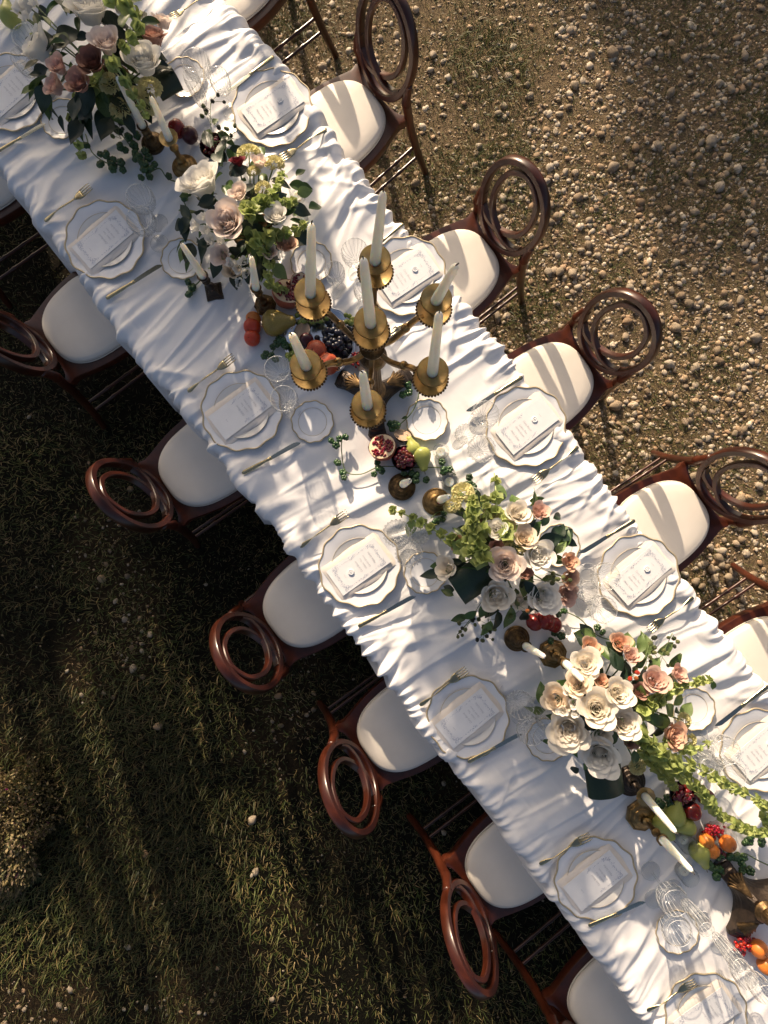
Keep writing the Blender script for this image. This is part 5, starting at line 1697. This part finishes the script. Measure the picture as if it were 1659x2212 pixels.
vine([(1425, 1735), (1432, 1740), (1445, 1728)], [(1436, 1733, 3), (1442, 1722, 2)], 'pods behind the two lower tapers')

# ------------------------------------------------------------------ fruit
def pear_mb(): 
    prof = [(.001, -.50), (.18, -.485), (.34, -.41), (.43, -.27), (.445, -.10), (.39, .07), (.29, .24), (.205, .38), (.17, .50), (.15, .56), (.08, .60), (.001, .605)]
    return MB().lathe(prof, 24, rib=lambda th, k: 1 + .03 * math.sin(2 * th + k * .3) + .02 * math.sin(3 * th))
PEAR = pear_mb()
PSTALK = MB().tube([(0, 0, .58), (.01, 0, .66), (.04, .01, .74)], .018, n=5).mesh('stalk', 'stalk')
def pear(px, py, ang, size, mat, label):
    z = SURF + size * .36
    p = at(px, py, z)
    d = Vector((math.cos(R(ang)), math.sin(R(ang)), .12))
    t = thing('pear', label, 'pear', p, group='pears on the table')
    t.matrix_world = mat4(p, d, rnd.uniform(0, 6), size)
    link('flesh', cached('pear', PEAR, 'flesh', mat), t); link('stalk', PSTALK, t)
def round_mb(cleft):
    n, m = 14, 24; P = []
    for i in range(n + 1):
        a = PI * i / n; row = []
        for j in range(m):
            th = 2 * PI * j / m
            r_ = math.sin(a) * (1 - cleft * math.exp(-(((th + PI) % (2 * PI) - PI) / .22) ** 2)) + 1e-4
            z = -math.cos(a) * (.94 - .14 * math.exp(-((a - PI) / .35) ** 2))
            row.append((r_ * math.cos(th), r_ * math.sin(th), z))
        P.append(row)
    return MB().grid(P, closed_v=True)
ROUND = round_mb(.09); 
DIMPLE = MB().tube([(0, 0, .78), (.02, 0, .92), (.05, .02, 1.02)], .035, n=5).mesh('stalk', 'stalk')
def fruit(name, px, py, rpx, mat, label, lift=0, group=None):
    rr = rpx * m_per_px(SURF + .03)
    z = SURF + rr * .93 + lift
    p = at(px, py, z)
    t = thing(name, label, name, p, group=group)
    t.matrix_world = mat4(p, (rnd.gauss(0, .45), rnd.gauss(0, .45), 1), rnd.uniform(0, 6), rr)
    link('flesh', cached('round', ROUND, 'flesh', mat), t); link('stalk', DIMPLE, t)
pear(20, 30, 100, .085, 'pear_green', 'green pear at the top left corner')
pear(600, 697, 5, .115, 'pear_brown', 'speckled brown-green pear left of the silver tray')
pear(890, 966, 110, .072, 'pear_green', 'upright yellow-green pear behind the cherry bowl')
pear(912, 990, -80, .085, 'pear_green', 'yellow-green pear right of the cherry bowl')
pear(1459, 1756, 80, .088, 'pear_green', 'green pear uppermost beside the two lower tapers')
pear(1480, 1786, 190, .072, 'pear_green', 'small green pear nearest the glass fruit bowl')
pear(1436, 1785, -60, .088, 'pear_green', 'green pear under the two lower tapers')
pear(1513, 1846, -70, .085, 'pear_green', 'yellow-green pear below the glass fruit bowl')
for name, px, py, r_, mat, lab in (('plum', 382, 278, 19, 'plum_red', 'red plum beside the drip-cup candlestick'), ('plum', 410, 292, 18, 'plum_dark', 'dark plum beside the drip-cup candlestick'),
                                 ('tomato', 545, 706, 19, 'tomato_red', 'orange-red fruit on top beside the speckled pear'), ('tomato', 545, 730, 18, 'tomato_red', 'red fruit lowest beside the speckled pear'), ('apricot', 547, 690, 17, 'apricot', 'orange fruit highest beside the speckled pear'),
                                 ('plum', 1155, 1344, 19, 'plum_red', 'left of three red plums below the flowers'), ('plum', 1178, 1340, 21, 'plum_red', 'middle of three red plums below the flowers'), ('plum', 1197, 1350, 17, 'plum_red', 'right of three red plums below the flowers'),
                                 ('plum', 1495, 1752, 19, 'plum_red', 'red plum between pear and dark cherry bowl'), ('plum', 1525, 1722, 18, 'plum_dark', 'dark plum behind the long green bells')):
    fruit(name, px, py, r_, mat, lab, group='whole fruit on the table')

# cut pomegranates
def pomegranate(px, py, rpx, tilt_dir, label, tilt=.6):
    rr = rpx * m_per_px(SURF + .03)
    p = at(px, py, SURF + rr * .75)
    t = thing('pomegranate', label, 'pomegranate', p, group='cut pomegranates')
    t.matrix_world = mat4(p, (math.cos(R(tilt_dir)) * tilt, math.sin(R(tilt_dir)) * tilt, 1), rnd.uniform(0, 6), rr)
    prof = [(math.sin(a) + 1e-4, -math.cos(a)) for a in np.linspace(0, PI * .55, 10)]
    link('skin', MB().lathe(prof, 28, rib=lambda th, k: 1 + .03 * math.cos(6 * th)).mesh('skin', 'pom_skin'), t)
    zc = -math.cos(PI * .55) - .02
    fl = link('pith', MB().lathe([(.96, zc), (.9, zc + .02), (.6, zc - .02), (.001, zc - .03)], 28).mesh('pith', 'pom_pith'), t)
    for k in range(130):
        q = math.sqrt(rnd.random()) * .80; a = rnd.uniform(0, 6.28)
        if abs(math.sin(1.5 * a)) < .28 and q > .2: continue
        if q < .12: continue
        link('seed', SEED, fl, mat=mat4((q * math.cos(a), q * math.sin(a), zc + .02), (rnd.gauss(0, .5), rnd.gauss(0, .5), 1), 0, rnd.uniform(.08, .12)))
SEED = MB().ball((0, 0, 0), 1, 5, 7, (1, .8, 1.1)).mesh('seed', 'pom_seed')
pomegranate(826, 966, 30, 120, 'halved pomegranate with red seeds left of the cherry bowl', .35)
pomegranate(622, 632, 34, 60, 'broken pomegranate above the speckled pear', .45)
pomegranate(648, 612, 22, -30, 'smaller pomegranate piece beside the broken one', .5)
# figs
def fig(px, py, rpx, d, label, lift=0):
    rr = rpx * m_per_px(SURF + .03); p = at(px, py, SURF + rr * .7 + lift)
    t = thing('fig', label, 'fig', p, group='cut figs')
    t.matrix_world = mat4(p, d, rnd.uniform(0, 6), rr)
    link('skin', MB().lathe([(.001, -.75), (.4, -.7), (.75, -.4), (.95, -.05), (.97, .02)], 20).mesh('skin', 'fig_skin'), t)
    link('flesh', MB().lathe([(.97, .02), (.85, .05), (.5, .01), (.001, -.03)], 20).mesh('flesh', 'fig_flesh'), t)
fig(790, 790, 19, (-.1, -.2, 1), 'halved fig against the candelabra base')
fig(870, 940, 20, (.2, .7, .8), 'fig quarter between pomegranate and bread plate')
fig(652, 716, 22, (-.5, .1, 1), 'cut fig on the silver tray', .012)
# silver tray with grapes and peaches
def tray():
    p = at(692, 738, SURF)
    t = thing('silver_tray', 'scalloped silver tray holding grapes and peaches', 'tray', p, .3)
    sh = lambda th: 1 + .03 * math.cos(10 * th) + .02 * math.cos(5 * th)
    link('dish', MB().lathe([(.001, .004), (.105, .004), (.118, .009), (.128, .015), (.136, .018), (.138, .0165), (.118, .005), (.10, 0), (.001, 0)], 80, shape=sh).mesh('dish', 'silver', sharp=60), t)
    ring = [(.137 * sh(2 * PI * j / 80) * math.cos(2 * PI * j / 80), .137 * sh(2 * PI * j / 80) * math.sin(2 * PI * j / 80), .018) for j in range(80)]
    link('rim', MB().tube(ring, .0032, n=6, closed=True).mesh('rim', 'silver'), t)
tray()
GRAPE = MB().ball((0, 0, 0), 1, 8, 12, (1, 1, 1.12))
def bunch(name, cx, cy, sx, sy, n, mat, size, label, base=.018, rows=3, part='grape', group='bunches of grapes and currants'):
    p = at(cx, cy, SURF + base); o = p
    t = thing(name, label, name.replace('_', ' '), p, group=group)
    mb = MB()
    for k in range(n):
        q = math.sqrt(rnd.random()); a = rnd.uniform(0, 6.28)
        lay = rnd.randrange(rows)
        q *= 1 - .22 * lay
        g = at(cx + q * math.cos(a) * sx, cy + q * math.sin(a) * sy, SURF + base + size * (.9 + lay * 1.35)) - o
        link(part, cached('grape', GRAPE, part, mat), t, mat=mat4(g, (rnd.gauss(0, 1), rnd.gauss(0, 1), 1), 0, size * rnd.uniform(.85, 1.12)))
        if k % 3 == 0: mb.tube([(0, 0, size), (g.x * .6, g.y * .6, g.z * .8), g], .0012, n=4)
    link('stalk', mb.mesh('stalk', 'stalk'), t)
bunch('black_grapes', 722, 728, 38, 42, 62, 'grape_black', .0105, 'bunch of black grapes on the silver tray')
bunch('green_grapes', 675, 688, 40, 16, 24, 'grape_green', .0108, 'bunch of pale green grapes at the top of the tray')
bunch('green_grapes', 632, 765, 14, 20, 10, 'grape_green', .0110, 'few green grapes at the left rim of the tray', .012, 2)
bunch('green_grapes', 756, 690, 16, 12, 7, 'grape_green', .0108, 'few green grapes right behind the candelabra stem', .012, 2)
bunch('red_currants', 772, 775, 18, 22, 44, 'currant', .0058, 'red currants beside the candelabra column', .004, 3, 'currant')
bunch('red_currants', 1542, 1795, 26, 18, 60, 'currant', .0055, 'red currants in the glass bowl at lower right', .016, 3, 'currant')
bunch('red_currants', 1608, 2040, 24, 28, 60, 'currant', .0062, 'red currants beside the second candelabra base', .004, 3, 'currant')
fruit('peach', 683, 758, 23, 'peach_red', 'red-blushed peach on the silver tray', .018, 'peaches on the silver tray')
fruit('peach', 708, 786, 24, 'peach_red', 'second peach at the lower rim of the silver tray', .018, 'peaches on the silver tray')
fruit('plum', 662, 735, 16, 'plum_dark', 'dark plum between fig and peach on the tray', .012)
# bowls of cherries
def bowl(px, py, r, mat, label, h=.045, n=40, rib=None):
    p = at(px, py, SURF + h)
    t = thing('bowl', label, 'bowl', (p.x, p.y, SURF), 0, 'small fruit bowls')
    link('shell', MB().lathe([(.001, 0), (r * .5, 0), (r * .55, .004), (r * .85, h * .55), (r, h), (r * .96, h + .001), (r * .80, h * .55), (r * .45, .008), (.001, .007)], n, rib=rib).mesh('shell', mat, sharp=70), t)
    return Vector((p.x, p.y, SURF))
CHERRY = round_mb(.12)
CSTALK = MB().tube([(0, 0, .85), (.25, .1, 1.9), (.8, .3, 2.9)], .07, n=4).mesh('stalk', 'stalk')
def cherries(o, r, n, z0, label, group, two=2):
    k = 0
    for k in range(n):
        q = math.sqrt((k + .5) / n) * r * .72; a = k * 2.39996
        lay = 1 if k < n * .35 else 0
        t = thing('cherry', label, 'cherry', o + Vector((q * math.cos(a), q * math.sin(a), z0 + lay * .012)), group=group)
        t.matrix_world = mat4(t.location, (rnd.gauss(0, .6), rnd.gauss(0, .6), 1), rnd.uniform(0, 6), .0108)
        link('flesh', cached('cherry', CHERRY, 'flesh', 'cherry'), t)
        if k % 2: link('stalk', CSTALK, t)
o_ = bowl(874, 990, .050, 'bowl_dark', 'dark bowl heaped with cherries at the table centre')
cherries(o_, .050, 22, .040, 'glossy cherry in the central dark bowl', 'cherries in the central dark bowl')
o_ = bowl(1476, 1716, .052, 'bowl_dark', 'dark cherry bowl half hidden under green bells')
cherries(o_, .052, 16, .038, 'cherry in the dark bowl under the green bells', 'cherries in the bowl under the bells')
o_ = bowl(460, 314, .052, 'bowl_dark', 'dark purple bowl under the berry sprigs')
cherries(o_, .052, 14, .036, 'cherry in the purple bowl under the berry sprigs', 'cherries in the purple bowl')
bowl(1548, 1818, .078, 'crystal', 'ribbed glass bowl of apricots and red currants', .03, 60, lambda th, k: 1 + .03 * math.cos(20 * th))
fruit('apricot', 1572, 1822, 17, 'apricot', 'whole apricot in the ribbed glass bowl', .012, 'apricots at lower right')
fruit('apricot', 1526, 1816, 15, 'apricot', 'left apricot half in the ribbed glass bowl', .010, 'apricots at lower right')
fruit('apricot', 1538, 1838, 15, 'apricot', 'lower apricot half in the ribbed glass bowl', .010, 'apricots at lower right')
fruit('apricot', 1640, 2050, 18, 'apricot', 'apricot beside the second candelabra base', 0, 'apricots at lower right')
fruit('apricot', 1655, 2085, 18, 'apricot', 'apricot at the right edge below the second candelabra', 0, 'apricots at lower right')
for px, py in ((1555, 1838), (1563, 1846)):
    p = at(px, py, SURF + .025)
    t = thing('cherry', 'dark cherry at the lower rim of the glass bowl', 'cherry', p, group='two cherries in the glass bowl'); t.scale = (.010,) * 3
    link('flesh', cached('cherry', CHERRY, 'flesh', 'cherry'), t)
# votive candles in glasses
def votive(px, py, r, h, label):
    p = at(px, py, SURF + h)
    t = thing('votive', label, 'votive candle', (p.x, p.y, SURF), 0, 'votive candles in glass')
    link('glass', MB().lathe([(.001, .002), (r * .86, .002), (r * .92, .006), (r, h), (r * .93, h), (r * .86, .008), (.001, .007)], 40, rib=lambda th, k: 1 + .02 * math.cos(20 * th)).mesh('glass', 'votive_glass', sharp=70), t)
    w = link('tealight', MB().lathe([(.018, .009), (.0185, .020), (.0175, .0205), (.015, .019), (.001, .0188)], 24).mesh('tealight', 'wax_candle'), t)
    link('wick', MB().tube([(0, 0, .018), (.001, 0, .026)], .0009, n=5).mesh('wick', 'wick'), w)
for a in ((640, 408, .030, .06, 'upper votive glass right of the second arrangement'), (646, 455, .030, .06, 'lower votive glass right of the second arrangement'), (953, 974, .032, .04, 'votive glass right of the yellow-green pears'), (972, 1040, .034, .04, 'votive glass right of the filigree candlestick'),
          (1490, 1828, .033, .06, 'votive glass right of the lower taper'), (1492, 1898, .033, .06, 'votive glass below the lower taper tip')): votive(*a)
